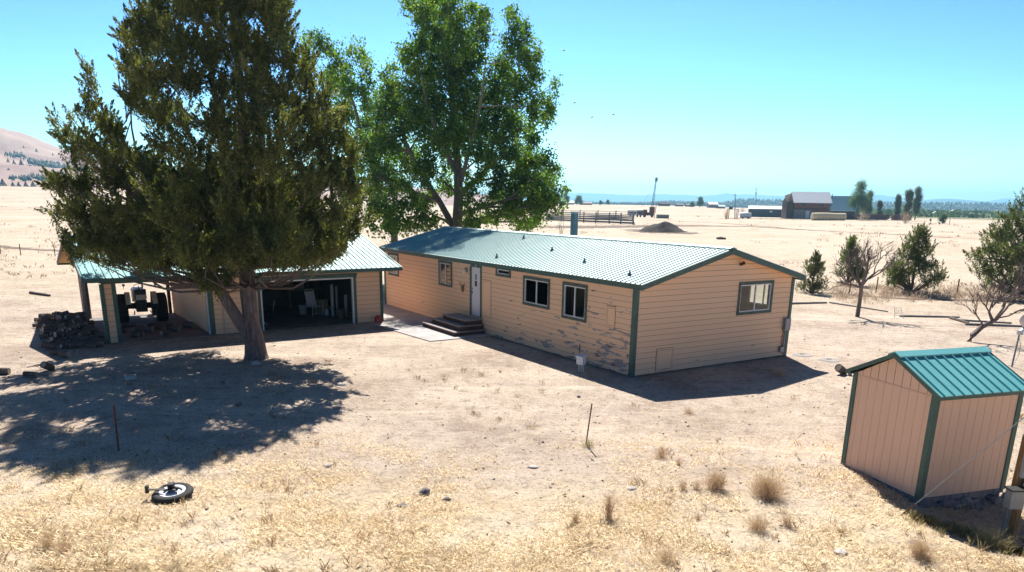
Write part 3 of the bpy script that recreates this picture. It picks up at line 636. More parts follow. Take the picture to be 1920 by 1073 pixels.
def cottonwoods():
    Y = 50.; b = at(857, 430, Y); b.z = 0
    P = lambda u, v, dy=0: at(u, v, Y+dy)-b
    s = Y/1475.
    tops = [([(0,0,-.1),(0,0,1.6),P(857,420),P(860,370),P(858,300),P(850,220),P(845,140),P(838,70),P(830,10),P(822,-20)], [.42,.36,.33,.30,.24,.19,.14,.1,.06,.02]),
            ([P(850,425),P(825,380),P(790,325),P(768,285),P(750,240),P(740,190)], [.22,.19,.16,.13,.09,.03]),
            ([P(862,365,1),P(890,340,1),P(915,315,1.5),P(925,270,2),P(935,210,2),P(960,120,2),P(968,60,1)], [.2,.17,.15,.13,.10,.06,.02]),
            ([P(866,400,-1),P(900,390,-1),P(950,375,-2),P(985,350,-2)], [.14,.11,.08,.03]),
            ([P(858,330,-1),P(830,270,-1),P(800,200,-2),P(790,140,-2)], [.16,.13,.09,.03]),
            ([P(865,340,-1),P(880,280,-2),P(900,200,-3),P(910,120,-3)], [.15,.12,.08,.03])]
    spec = [(790,25,30,38),(770,10,14,18),(815,5,35,35),(845,20,30,35),(820,70,45,45),(785,90,28,38),(860,75,35,40),(900,60,30,35),(880,115,40,45),(845,130,45,45),(800,140,35,45),(760,100,18,22),(905,25,16,22),(880,20,14,24),
            (965,45,14,30),(958,25,8,14),(985,60,14,24),(965,90,28,32),(990,110,22,28),(945,130,35,40),(1010,100,10,22),(1005,140,18,26),(975,165,35,38),(1000,200,28,32),(1030,195,14,20),(1040,165,8,18),(1025,225,18,22),(1035,205,10,12),
            (920,180,45,45),(870,190,45,50),(900,240,50,45),(850,255,45,45),(960,235,42,40),(1000,255,25,28),(960,280,32,25),(905,290,35,28),(845,300,28,30),(870,325,16,18),(930,300,30,16),
            (815,195,35,45),(770,170,30,35),(735,160,24,26),(755,210,35,38),(790,240,35,35),(745,250,28,28),(720,200,24,30),(800,285,25,22),(765,290,22,18),(735,130,10,14),(720,145,9,12),
            (990,310,32,28),(1015,335,28,32),(985,350,35,35),(1030,350,16,30),(955,365,28,28),(1010,385,30,32),(970,400,32,26),(935,400,24,20),(1000,415,22,16),(925,370,20,18),(1040,315,10,16),(905,410,20,14),(880,425,22,10),
            (760,350,16,20),(795,345,14,16),(830,340,14,14),(740,200,28,30),(710,225,20,26),(780,215,30,30),(825,240,30,30),(735,280,22,20),(940,330,22,18),(975,325,28,26),(1020,300,18,26),(1005,365,34,34),(960,385,30,28),(1030,385,20,26),(985,425,26,12),(775,130,20,28),(730,175,18,22),(770,320,26,20),(730,320,22,22),(800,320,20,20),(700,330,18,22),(745,345,22,18),(930,350,26,20),(985,300,30,24),(900,330,20,16),(830,270,30,30),(800,310,26,26),(765,300,26,26),(840,350,22,20),(810,370,20,18),(780,380,18,16),(880,360,20,20),(720,260,24,26),(735,350,20,22),(875,395,18,14)]
    lobes = []
    for (u, v, ru, rv) in spec:
        dy = random.uniform(-2.6, 2.6)*(1 if 740 < u < 1010 else .6); c = at(u, v, Y+dy); lobes.append((tuple(c), (ru*s*.93, max(ru, 24)*s*.95, rv*s*.93)))
    leafy('cottonwood_tree', 'tallest broad cottonwood behind the far end of the house', b, tops, lobes, M['cotton'], M['bark_pale'], .075, 30, .36, dens=56)
    # the second one, left, partly behind the juniper
    Y2 = 53.; b2 = at(742, 436, Y2); b2.z = 0; Q = lambda u, v, dy=0: at(u, v, Y2+dy)-b2; s2 = Y2/1475
    tops = [([(0,0,-.1),Q(738,420),Q(722,380),Q(706,340),Q(695,300),Q(680,260),Q(665,200),Q(640,130),Q(610,80)], [.26,.24,.21,.19,.17,.14,.1,.06,.02]),
            ([Q(722,382),Q(700,345,1),Q(675,335,1),Q(655,320,1)], [.12,.1,.07,.03]), ([Q(703,330),Q(720,270),Q(715,200),Q(680,130)], [.12,.1,.06,.02])]
    spec = [(595,80,16,24),(575,75,14,20),(612,95,16,22),(640,120,28,30),(665,95,10,16),(680,105,12,22),(690,140,14,26),(655,160,32,32),(690,185,25,28),(620,150,25,30),(640,210,35,35),(685,235,30,30),(715,245,20,28),(660,270,35,28),(700,290,25,22),(670,310,30,20),(640,330,26,26),(655,370,25,25),(700,320,24,24),(715,350,20,22),(690,360,24,22),(720,385,18,18),(700,270,26,26),(730,300,18,24)]
    lobes = [(tuple(at(u, v, Y2+random.uniform(-2,2))), (a*s2, max(a,22)*s2, c_*s2)) for u, v, a, c_ in spec]
    leafy('cottonwood_tree', 'leaning slender cottonwood half hidden behind the dark juniper', b2, tops, lobes, M['cotton'], M['bark_pale'], .075, 28, .38, dens=50)
    Y3 = 47.
    for nm, lab, bs_, sp in (('leafy_shrub', 'dark leafy shrub thicket left of the cottonwood trunk', (760,440), [(725,405,26,28),(760,400,28,26),(700,390,18,28),(742,375,20,20),(790,405,24,24),(770,370,16,20),(815,415,20,16),(735,430,25,15),(800,380,16,16),(780,425,30,12),(700,425,14,16)]),
                             ('leafy_shrub', 'small leafy shrub at the foot of the cottonwood trunk', (895,428), [(885,405,16,14),(905,385,14,14),(875,385,12,12),(895,420,24,10)]),
                             ('leafy_shrub', 'sparse pale leafed sapling at the right edge of the cottonwoods', (1050,425), [(1048,365,8,10),(1058,355,6,7),(1045,385,7,10),(1055,380,5,8)])):
        bb = at(*bs_, Y3); bb.z = 0; s3 = Y3/1475
        lobes = [(tuple(at(u, v, Y3+random.uniform(-1,1))), (a*s3, max(a*s3*.9, .5), c_*s3)) for u, v, a, c_ in sp]
        leafy(nm, lab, bb, [([(0,0,-.1),(0.1,0,1),(.15,0,2.2)], [.1,.08,.03]), ([(0,0,0),(-.5,0,1.2),(-.8,0,2.2)], [.07,.05,.02])], lobes, M['cotton'], M['bark_pale'], .09, 20, .35, cat='shrub', dens=60)
cottonwoods()

def small_juniper(label, base, h, w_, mat, n=60, trunkh=.25, twin=False, group=None, cone=1.0):
    lobes = []
    for i in range(n):
        t = random.random()**.9; z = h*(trunkh*.6+(1-trunkh*.6)*t); rmax = w_/2*(1-t)**(.75*cone)*(1 if t > .12 else .75)+.06
        a = random.uniform(0, 6.28); q = random.random()**.5; r = .10*h*(1-.45*t)
        lobes.append(((base[0]+math.cos(a)*rmax*q, base[1]+math.sin(a)*rmax*q, base[2]+z-r*.3), (r, r, r*1.3)))
    return leafy('juniper_tree', label, base, [([(0,0,-.05),(0,0,h*.4),(0,0,h*.97)], [h*.022,h*.016,h*.004])]+([([(0.0,0,-.05),(-.35,0,h*.3),(-.45,0,h*.5)], [h*.014,h*.011,h*.004])] if twin else []), lobes, mat, M['bark'],   .038*(h/4)**.5, 46, .055*h, dens=20/(h/4)**2.0*6, mode='juniper')
z7 = lambda x, y: (1480+x/3.577, 420+y/3.577)
small_juniper('small bushy juniper nearest the right end of the house roof', G(*z7(150,462)), 2.55, 2.2, M['fruit'], 75, .18)
small_juniper('bright green topped juniper behind the bare round crowned tree', G(*z7(385,400)), 3.3, 2.6, M['bright_juniper'], 75, .3)
small_juniper('open conical juniper with two stems between bare trees', G(*z7(815,462)), 4.2, 3.9, M['fruit'], 115, .3, True)
def right_juniper():
    b = G(1912, 556); Y = b.y; s = Y/1475
    spec = [(1915,378,10,14),(1905,395,12,14),(1895,410,18,18),(1880,430,22,20),(1870,445,26,20),(1905,440,26,26),(1860,470,28,22),(1900,475,34,30),(1830,488,16,16),(1840,505,20,18),(1870,505,30,22),(1910,515,34,26),(1850,530,20,12),(1885,535,28,14),(1925,420,20,30),(1940,470,30,40),(1950,510,30,30),(1935,540,20,14),(1822,480,8,9)]
    lobes = [(tuple(at(u, v, Y+random.uniform(-1.2,1.2))), (a*s, max(a*s*.9,.5), c_*s)) for u, v, a, c_ in spec]
    leafy('juniper_tree', 'big dark juniper cut off by the right edge of the photo', b, [([(0,0,-.1),(0,0,2),(.1,0,4.5),(.1,0,6)], [.2,.16,.1,.03])], lobes, M['fruit'], M['bark'], .045, 60, .3, dens=95, mode='juniper')
right_juniper()

def bare_tree(label, base, start, spread, depth, r0, droop=0, twist=.5, seedn=3, crown=1.0, dens=3):
    random.seed(seedn)
    root = thing('bare_tree', label, 'tree', base)
    t = MB(); t.tube(start[0], start[1], 8); br = MB(); cnt = [0]
    def grow(p, d, L, r, k):
        if k == 0 or cnt[0] > 2600: return
        cnt[0] += 1
        q = p+d*L*.5+Vector((random.uniform(-1,1),random.uniform(-1,1),random.uniform(-1,1)))*L*.09; e = p+d*L+Vector((random.uniform(-1,1),random.uniform(-1,1),random.uniform(-1,1)))*L*.10
        br.tube([p, q, e], [r, r*.85, r*.68], 4 if k < 4 else 6, cap=False)
        n = dens if k > 2 else 3
        for i in range(n):
            nd = (d+Vector((random.uniform(-1,1),random.uniform(-1,1),random.uniform(-.55,.75)))*spread); nd.z -= droop*(4-k)*.1; nd.normalize()
            st = p.lerp(e, random.uniform(.5,1)); grow(st, nd, L*random.uniform(.62,.86), r*random.uniform(.5,.7), k-1)
    for tp, td, L, r in start[2]: grow(Vector(tp), Vector(td).normalized(), L*crown, r, depth)
    t.build('trunk', M['bark_bare'], root, True); br.build('crown', M['bark_bare'], root)
    random.seed(seedn+100)
b1 = G(*z7(455,622)); 
bare_tree('bare round crowned tree with straight dark trunk on open yard', b1, ([(0,0,-.05),(.02,0,.8),(.0,0,1.55)], [.12,.10,.095],
    [((0,0,1.5),(-.75,.1,.75),.75,.06),((0,0,1.5),(-.3,.3,1),.85,.06),((0,0,1.5),(.1,-.2,1),.85,.06),((0,0,1.5),(.7,.1,.7),1.0,.055),((0,0,1.5),(.4,.3,.9),.95,.05),((0,0,1.45),(-.9,-.2,.3),.7,.04)]), .62, 5, .1, seedn=5)
b2 = G(*z7(1205,790)); 
bare_tree('leaning crooked bare tree behind the small shed', b2, ([(0,0,-.05),(.1,0,.28),(.42,0,.62),(.8,0,.85),(1.0,0,1.0)], [.13,.12,.10,.09,.08],
    [((.8,0,.85),(-.2,.1,1),.85,.045),((.9,0,.95),(.3,-.2,1),.95,.05),((1.0,0,1.0),(.7,.2,.9),1.1,.05),((.5,0,.65),(-.7,.1,.9),.8,.035),((1.0,0,1.0),(1,0,.35),.9,.035),((.85,0,.9),(-.5,.3,1),.8,.035)]), .6, 5, .1, seedn=8)
def bark_top(): pass

# ------------------------------------------------------------------ building pieces
def clip_spans(u0, u1, z0, z1, ops):
    sp = [(u0, u1)]
    for (a, b, c, d) in ops:
        if c < z1-1e-6 and d > z0+1e-6:
            ns = []
            for s0, s1 in sp:
                if b <= s0 or a >= s1: ns.append((s0, s1)); continue
                if a > s0: ns.append((s0, a))
                if b < s1: ns.append((b, s1))
            sp = ns
    return sp
def lap_wall(u0, u1, z0, ztop, ops, P, rows=.178, peak=None, inner=.11, mats=None, lap=True, vert=None):
    """siding wall. P(u, out, z) -> local point; peak=(um, zpeak) adds the gable above ztop"""
    mb = MB(); zs = [z0]; z = z0
    top = peak[1] if peak else ztop
    while z < top-1e-6: z = min(top, z+rows); zs.append(z)
    def lim(zq):
        if peak is None or zq <= ztop: return u0, u1
        t = min(1, (zq-ztop)/(peak[1]-ztop)); return u0+(peak[0]-u0)*t, u1+(peak[0]-u1)*t
    for i in range(len(zs)-1):
        za, zb = zs[i], zs[i+1]; cuts = sorted(set([za, zb]+[e for o in ops for e in (o[2], o[3]) if za < e < zb]+([ztop] if peak and za < ztop < zb else [])))
        for c0, c1 in zip(cuts[:-1], cuts[1:]):
            o0 = .024-.018*((c0-za)/rows); o1 = .024-.018*((c1-za)/rows)
            if not lap: o0 = o1 = .016
            a0, b0 = lim(c0); a1, b1 = lim(c1)
            for s0, s1 in clip_spans(a0, b0, c0, c1, ops):
                t0 = max(s0, a1) if s0 == a0 else s0; t1 = min(s1, b1) if s1 == b0 else s1
                if t1 < t0: t0 = t1 = (t0+t1)/2
                if vert and not lap:
                    g = math.floor(s0/vert)*vert; edges = [s0]
                    while g < s1:
                        if g > s0+.02: edges.append(g)
                        g += vert
                    edges.append(s1)
                    for e0, e1 in zip(edges[:-1], edges[1:]):
                        def zc(u, zq):
                            if peak is None: return zq
                            um, zp = peak; zl = ztop+(zp-ztop)*(1-abs(u-um)/(um-u0)); return min(zq, zl)
                        e1g = e1-.009
                        mb.face([P(e0,o0,c0), P(e1g,o0,c0), P(e1g,o1,zc(e1g,c1)), P(e0,o1,zc(e0,c1))])
                        mb.face([P(e1g,o0,c0), P(e1g,.010,c0), P(e1g,.010,zc(e1g,c1)), P(e1g,o0,zc(e1g,c1))])
                        mb.face([P(e1g,.010,c0), P(e1,.010,c0), P(e1,.010,zc(e1,c1)), P(e1g,.010,zc(e1g,c1))], 2)
                        mb.face([P(e1,.010,c0), P(e1,o0,c0), P(e1,o0,zc(e1,c1)), P(e1,.010,zc(e1,c1))])
                else:
                    gg = .013 if c0 == za else 0
                    mb.face([P(s0,o0,c0+gg), P(s1,o0,c0+gg), P(t1,o1,c1), P(t0,o1,c1)])
                    if gg:
                        mb.face([P(s0,.002,c0), P(s1,.002,c0), P(s1,.002,c0+gg), P(s0,.002,c0+gg)], 2)
                        mb.face([P(s0,.002,c0+gg), P(s1,.002,c0+gg), P(s1,o0,c0+gg), P(s0,o0,c0+gg)], 2)
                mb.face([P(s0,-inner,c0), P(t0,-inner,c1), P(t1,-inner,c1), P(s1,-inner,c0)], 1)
    for (a, b, c, d) in ops:
        mb.face([P(a,.01,c), P(a,-inner,c), P(a,-inner,d), P(a,.01,d)], 3); mb.face([P(b,.01,c), P(b,.01,d), P(b,-inner,d), P(b,-inner,c)], 3)
        mb.face([P(a,.01,d), P(a,-inner,d), P(b,-inner,d), P(b,.01,d)], 3)
        if c > z0+.05: mb.face([P(a,.01,c), P(b,.01,c), P(b,-inner,c), P(a,-inner,c)], 3)
    return mb
def pbox(mb, P, u0, u1, o0, o1, z0, z1, mi=0):
    q = [P(u, o, z) for z in (z0, z1) for o in (o0, o1) for u in (u0, u1)]; n = len(mb.v); mb.v += [tuple(a) for a in q]
    for f in ((0,2,3,1), (4,5,7,6), (0,1,5,4), (2,6,7,3), (0,4,6,2), (1,3,7,5)): mb.f.append(tuple(n+i for i in f)); mb.mi.append(mi)
def window(root, P, u0, u1, z0, z1, slide=True, trimw=.10, label=None):
    """u0..u1, z0..z1 is the opening; green trim round it, white sash, glass"""
    t = MB(); w_ = trimw; e = .004
    pbox(t, P, u0-w_, u1+w_, .02, .052, z1, z1+w_); pbox(t, P, u0-w_, u1+w_, .02, .052, z0-w_, z0)
    pbox(t, P, u0-w_, u0, .02, .048, z0+e, z1-e); pbox(t, P, u1, u1+w_, .02, .048, z0+e, z1-e)
    win = t.build('window', M['trim_worn'], root)
    f = MB(); s = .035
    pbox(f, P, u0, u1, -.03, .03, z1-s, z1); pbox(f, P, u0, u1, -.03, .03, z0, z0+s); pbox(f, P, u0, u0+s, -.028, .028, z0+s, z1-s); pbox(f, P, u1-s, u1, -.028, .028, z0+s, z1-s)
    if slide:
        um = (u0+u1)/2; pbox(f, P, um-.022, um+.022, -.025, .026, z0+s, z1-s)
    f.build('frame', M['white'], win)
    g = MB(); g.face([P(u0+s,0,z0+s), P(u1-s,0,z0+s), P(u1-s,0,z1-s), P(u0+s,0,z1-s)]); g.build('pane', M['glass'], win)
    return win
def ribbed_roof(x0, x1, y0, y1, ze, ym, zr, rib, mat, th=.05, ribh=.031, ribw=.016, cap=True):
    """gable roof, ridge along x. ze is the height of the eave edge"""
    mb = MB()
    for (ya, yb) in ((y0, ym), (y1, ym)):
        d = Vector((0, yb-ya, zr-ze)); Ls = d.length; n = Vector((1,0,0)).cross(d).normalized()
        if n.z < 0: n = -n
        def pt(x, s, h): return Vector((x, ya, ze))+d*s+n*h
        mb.face([pt(x0,0,0), pt(x1,0,0), pt(x1,1,0), pt(x0,1,0)]); mb.face([pt(x0,0,-th), pt(x0,1,-th), pt(x1,1,-th), pt(x1,0,-th)], 1)
        mb.face([pt(x0,0,-th), pt(x1,0,-th), pt(x1,0,0), pt(x0,0,0)], 1)
        for xx in (x0, x1): mb.face([pt(xx,0,-th), pt(xx,0,0), pt(xx,1,0), pt(xx,1,-th)], 1)
        k = int((x1-x0)/rib); off = ((x1-x0)-k*rib)/2
        for i in range(k+1):
            x = x0+off+i*rib; a = [pt(x-ribw,0,0), pt(x-ribw*.55,0,ribh), pt(x+ribw*.55,0,ribh), pt(x+ribw,0,0)]; b = [pt(x-ribw,1,0), pt(x-ribw*.55,1,ribh), pt(x+ribw*.55,1,ribh), pt(x+ribw,1,0)]
            for j in range(3): mb.face([a[j], a[j+1], b[j+1], b[j]])
            mb.face([a[3], a[2], a[1], a[0]])
    cp = MB()
    if cap:
        for sgn, ya in ((1, y0), (-1, y1)):
            dy = ym-ya; d = Vector((0, dy, zr-ze)).normalized(); cw = .17
            p0 = Vector((x0-.01, ym, zr+.045)); p1 = Vector((x1+.01, ym, zr+.045)); e0 = p0-d*cw; e1 = p1-d*cw
            cp.face([e0, e1, p1, p0]); dn = Vector((0,0,-.03)); cp.face([e0+dn, e1+dn, e1, e0]); 
            cp.face([e1, e1+dn, p1+dn, p1]); cp.face([e0+dn, e0, p0, p0+dn])
    return mb, cp
def rake_board(mb, x, thick, ya, za, yb, zb, h, drop=.0):
    """board following the gable slope at plane x..x+thick"""
    for a, b in (((ya, za), (yb, zb)),):
        P_ = [(xx, y, z) for (y, z) in ((a[0], a[1]-h), (b[0], b[1]-h), (b[0], b[1]), (a[0], a[1])) for xx in (x, x+thick)]
        n = len(mb.v); mb.v += P_
        for f in ((0,2,4,6), (7,5,3,1), (0,1,3,2), (2,3,5,4), (4,5,7,6), (6,7,1,0)): mb.f.append(tuple(n+i for i in f)); mb.mi.append(0)

# ------------------------------------------------------------------ the house
def house():
    yaw = -.57; o0 = Vector((3.781, 23.406, 0)); rz = math.atan2(-math.cos(yaw), -math.sin(yaw))
    L, W, ZE, ZR = 19.52, 7.44, 2.945, 3.94; WT = 2.87
    root = thing('house', 'long peach manufactured house with peeling siding and green metal roof', 'house', o0, rz)
    # a (along, from the corner) -> local x = -a ; b -> local y
    Pf = lambda u, o, z: Vector((u, -o, z))            # front wall, u = local x, outward -y
    Pg = lambda u, o, z: Vector((o, u, z))             # gable wall at x=0, outward +x, u = y
    Pb = lambda u, o, z: Vector((u, W+o, z)); Pe = lambda u, o, z: Vector((-L-o, u, z))
    T = .10
    fw = [(-18.89, -17.83, 1.72, 2.64), (-13.22, -12.14, 1.74, 2.65), (-8.22, -7.33, 2.58, 2.76), (-6.22, -4.68, 1.68, 2.56), (-3.70, -2.50, 1.51, 2.57)]
    door = (-10.33, -9.55, .64, 2.70)
    gw = (4.69, 6.26, 1.78, 2.71)
    bw = [(-1.9, -.55, 1.75, 2.6)]
    mm = [M['siding_peel'], M['interior'], M['groove_shade'], M['interior']]
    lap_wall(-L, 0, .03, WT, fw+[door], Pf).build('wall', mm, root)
    mg = [M['siding_end'], M['interior'], M['groove_shade'], M['interior']]
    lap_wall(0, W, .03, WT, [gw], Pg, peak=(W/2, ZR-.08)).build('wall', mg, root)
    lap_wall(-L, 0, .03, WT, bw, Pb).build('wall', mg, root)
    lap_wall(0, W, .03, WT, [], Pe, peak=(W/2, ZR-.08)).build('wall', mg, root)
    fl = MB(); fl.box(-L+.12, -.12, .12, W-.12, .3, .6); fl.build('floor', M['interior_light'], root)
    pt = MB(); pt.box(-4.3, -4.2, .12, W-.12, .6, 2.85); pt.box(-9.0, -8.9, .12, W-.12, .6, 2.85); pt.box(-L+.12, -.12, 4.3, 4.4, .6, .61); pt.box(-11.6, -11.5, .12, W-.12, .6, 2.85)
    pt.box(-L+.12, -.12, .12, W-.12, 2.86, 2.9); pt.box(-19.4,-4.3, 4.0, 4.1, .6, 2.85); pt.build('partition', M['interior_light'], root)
    for a in fw: window(root, Pf, *a, slide=(a[0] != -8.22))
    window(root, Pg, *gw); 
    for a in bw: window(root, Pb, *a)
    # blind in the two big front windows and far window
    bl = MB()
    for a in (fw[0],): pbox(bl, Pf, (a[0]+a[1])/2+.03, a[1]-.05, -.07, -.06, a[2]+.05, a[3]-.05)
    bl.build('blind', M['pvc'], root)
    # corner boards, skirt trim
    for (x, y) in ((0, 0), (0, W), (-L, 0), (-L, W)):
        c = MB(); sx = 1 if x == 0 else -1; sy = -1 if y == 0 else 1
        xa, xb = sorted((x+sx*.028-sx*.14, x+sx*.045)); ya, yb = sorted((y+sy*.02, y+sy*.045)); c.box(xa, xb, ya, yb, -.03, WT)
        xa, xb = sorted((x+sx*.02, x+sx*.045)); ya, yb = sorted((y+sy*.018, y-sy*.10)); c.box(xa, xb, ya, yb, -.03, WT)
        c.build('corner_board', M['trim'], root)
    # roof
    OG, OE = .38, .10
    mb, cp = ribbed_roof(-L-OG, OG, -OE-.05, W+OE+.05, ZE+.02, W/2, ZR+.03, .2286, M['roof'])
    rf = mb.build('roof', [M['roof'], M['trim']], root); cp.build('ridge_cap', M['roof'], rf)
    fa = MB(); fa.box(-L-OG, OG, -OE-.03, -OE, ZE-.155, ZE-.03); fa.build('fascia', M['trim'], rf)
    fa = MB(); fa.box(-L-OG, OG, W+OE, W+OE+.03, ZE-.155, ZE-.03); fa.build('fascia', M['trim'], rf)
    for x in (OG, -L-OG-.03):
        rk = MB(); rake_board(rk, x, .03, -OE-.06, ZE+.005, W/2, ZR+.015, .17); rake_board(rk, x, .03, W/2, ZR+.015, W+OE+.06, ZE+.005, .17); rk.build('rake_board', M['trim'], rf)
    sf = MB(); sf.box(-L-OG, OG, -OE, W+OE, ZE-.10, ZE-.07); 
    so_ = MB()
    for x0, x1 in ((.0, OG), (-L-OG, -L)):
        so_ = MB()
        for ya, yb in ((-OE, W/2), (W/2, W+OE)):
            za = ZE-.10 if ya < 0 else ZR-.06; zb = ZR-.06 if ya < 0 else ZE-.10
            so_.face([(x0,ya,za), (x1,ya,za), (x1,yb,zb), (x0,yb,zb)])
        so_.build('soffit', M['siding_end'], rf)
    s2 = MB(); s2.box(-L, 0, -OE, 0, ZE-.12, ZE-.10); s2.build('soffit', M['siding_end'], rf)
    # plumbing vents, flue
    def rz_(b): return ZE+.02+(b+.15)*(ZR+.01-ZE)/(W/2+.15)
    for a, b in ((9.05,.45),(10.85,2.93),(7.15,1.85),(4.0,1.04),(.85,.43)):
        v = MB(); v.tube([(-a,b,rz_(b)-.05),(-a,b,rz_(b)+.16)], .03, 10); v.lathe([(.10,rz_(b)-.01),(.05,rz_(b)+.05),(.034,rz_(b)+.09)], Matrix.Translation((-a,b,0)), 10); v.build('vent_pipe', M['flue'], rf)
    fl_ = MB(); fl_.tube([(-10.6,5.5,3.2),(-10.6,5.5,4.86)], .17, 18); flo = fl_.build('chimney', M['flue'], rf, False)
    fc = MB(); fc.tube([(-10.6,5.5,4.86),(-10.6,5.5,4.95)], .185, 18); fc.build('cap', M['grey_metal'], flo)
    # door
    t = MB(); u0, u1, z0, z1 = door; w_ = .09
    pbox(t, Pf, u0-w_, u1+w_, .02, .055, z1, z1+w_); pbox(t, Pf, u0-w_, u0, .02, .05, z0, z1-.003); pbox(t, Pf, u1, u1+w_, .02, .05, z0, z1-.003); t.build('door_frame', M['trim'], root)
    d = MB(); pbox(d, Pf, u0+.02, u1-.02, -.03, .012, z0+.02, z1-.02); do = d.build('door', M['door'], root)
    g = MB(); pbox(g, Pf, u0+.26, u1-.26, .012, .017, 1.85, 2.46); g.build('pane', M['white'], do)
    g = MB(); pbox(g, Pf, u0+.30, u1-.30, .0175, .021, 1.90, 2.13); g.build('pane', M['black'], do)
    g = MB(); pbox(g, Pf, u0+.30, u1-.30, .0175, .021, 2.17, 2.41); g.build('pane', M['galv'], do)
    g = MB(); g.tube([Pf(u0+.1,.01,1.62), Pf(u0+.1,.06,1.62)], .032, 10); g.build('handle', M['flue'], do)
    g = MB(); g.tube([Pf(u0+.1,.01,1.78), Pf(u0+.1,.035,1.78)], .028, 10); g.build('lock', M['flue'], do)
    # porch lamp, gable lamp
    l = MB(); l.box(-10.76,-10.66,-.05,-.02,2.42,2.62); l.tube([(-10.71,-.05,2.56),(-10.71,-.13,2.60),(-10.71,-.15,2.52)], .012, 6)
    lo = l.build('wall_lamp', M['flue'], root); g = MB(); g.lathe([(.02,0),(.055,-.03),(.06,-.12),(.03,-.17),(0,-.17)], Matrix.Translation((-10.71,-.15,2.53)), 12); g.build('lamp_shade', M['white'], lo, True)
    l = MB(); l.tube([(.02,4.55,3.42),(.10,4.55,3.42)], .05, 10); lo = l.build('wall_lamp', M['black'], root)
    for dy in (-.07, .07):
        g = MB(); g.lathe([(.015,0),(.05,.06),(.055,.12)], Matrix.Translation((.09,4.55+dy*.4,3.42)) @ Matrix.Rotation(R(60),4,'Y') @ Matrix.Rotation(R(dy*400),4,'X'), 10); g.build('lamp_shade', M['rust'], lo, True)
    # small window hoods already trimmed; access hatches as raised frames
    def hatch(P, u0, u1, z0, z1, mat):
        h = MB(); e = .05
        pbox(h, P, u0, u1, .018, .033, z1-e, z1); pbox(h, P, u0, u1, .018, .033, z0, z0+e); pbox(h, P, u0, u0+e, .018, .032, z0+e, z1-e); pbox(h, P, u1-e, u1, .018, .032, z0+e, z1-e)
        pbox(h, P, u0+e+.012, u1-e-.012, .010, .027, z0+e+.012, z1-e-.012); pbox(h, P, u0-.012, u1+.012, .012, .026, z0-.012, z1+.012, 1); h.build('access_hatch', [mat, M['groove_shade']], root)
    hatch(Pf, -9.40, -8.70, .72, 2.24, M['siding']); hatch(Pf, -1.36, -.92, 1.44, 2.12, M['siding']); hatch(Pg, 1.0, 1.74, .08, .82, M['siding_end'])
    # eave hooks by the door
    for a, z in ((11.55,2.70),(11.0,2.70),(10.25,2.72),(9.75,2.74),(9.15,2.70)):
        h = MB(); h.tube([(-a,-.12,z+.09),(-a,-.16,z+.03),(-a+.05,-.17,z),(-a+.09,-.15,z+.04)], .011, 6); h.build('eave_hook', M['white'], root)
    # meter, conduit
    mt_ = MB(); mt_.box(.03,.16,W-.34,W-.06,.98,1.42); mt_.build('meter_box', M['galv'], root)
    mt_ = MB(); mt_.tube([(.06,W-.2,.98),(.06,W-.2,.1)], .03, 8); mt_.build('conduit', M['galv'], root)
    mt_ = MB(); mt_.box(.03,.12,W-.42,W-.22,.18,.38); mt_.build('junction_box', M['galv'], root)
    mt_ = MB(); mt_.tube([(.05,W-.28,.98),(.05,W-.32,.7),(.05,W-.30,.38)], .012, 6); mt_.build('cable', M['rust'], root)
    # mounted horned ornament left of the door
    orn = thing('wall_ornament', 'small brown horned ornament hanging on siding left of the white door', 'ornament')
    q = Matrix.Translation(o0) @ Matrix.Rotation(rz, 4, 'Z') @ Matrix.Translation((-11.02,-.06,1.72))
    h = MB(); h.lathe([(0,.10),(.06,.08),(.08,0),(.05,-.1),(.025,-.17),(0,-.18)], Matrix.Identity(4), 12); h.build('skull', M['pole_wood'], orn, True)
    for s in (-1, 1):
        h = MB(); h.tube([(0,0,.06),(s*.10,-.02,.15),(s*.22,-.03,.17),(s*.26,-.02,.28)], [.02,.018,.014,.005], 6); h.build('horn', M['pole_wood'], orn, True)
    orn.matrix_world = q
    return root
HOUSE = house()
HM = Matrix.Translation((3.781, 23.406, 0)) @ Matrix.Rotation(math.atan2(-math.cos(-.57), -math.sin(-.57)), 4, 'Z')
HRZ = math.atan2(-math.cos(-.57), -math.sin(-.57))
# patio slab
pm = MB(); pts = [(-19.9,-.03),(-19.9,-3.4),(-13.2,-3.2),(-8.6,-2.85),(-8.65,-.03)]
top = [Vector((x,y,.035)) for x,y in pts]; bot = [Vector((x,y,-.1)) for x,y in pts]; pm.face(top)
for i in range(5): pm.face([bot[i], bot[(i+1)%5], top[(i+1)%5], top[i]])
po = pm.build('patio', M['concrete']); po.matrix_world = HM; tag(po, kind='structure')
# dark disturbed soil strip along the house foot
def porch():
    root = thing('porch_steps', 'three tier wooden box steps below the white house door', 'steps'); root.matrix_world = HM @ Matrix.Translation((0,0,.035))
    for a0, a1, b, z0, z1 in ((9.05,12.1,-1.52,0,.17),(9.2,11.8,-1.2,.172,.37),(9.33,11.35,-.88,.372,.57)):
        r = MB(); r.box(-a1+.03, -a0-.03, b+.03, -.06, z0, z1-.04); ro = r.build('riser', M['riser'], root)
        t = MB(); y = b
        while y < -.10:
            y2 = min(y+.14, -.05); t.box(-a1, -a0, y, y2-.008, z1-.038, z1); y += .14
        t.build('tread', M['step_wood'], root)
porch()

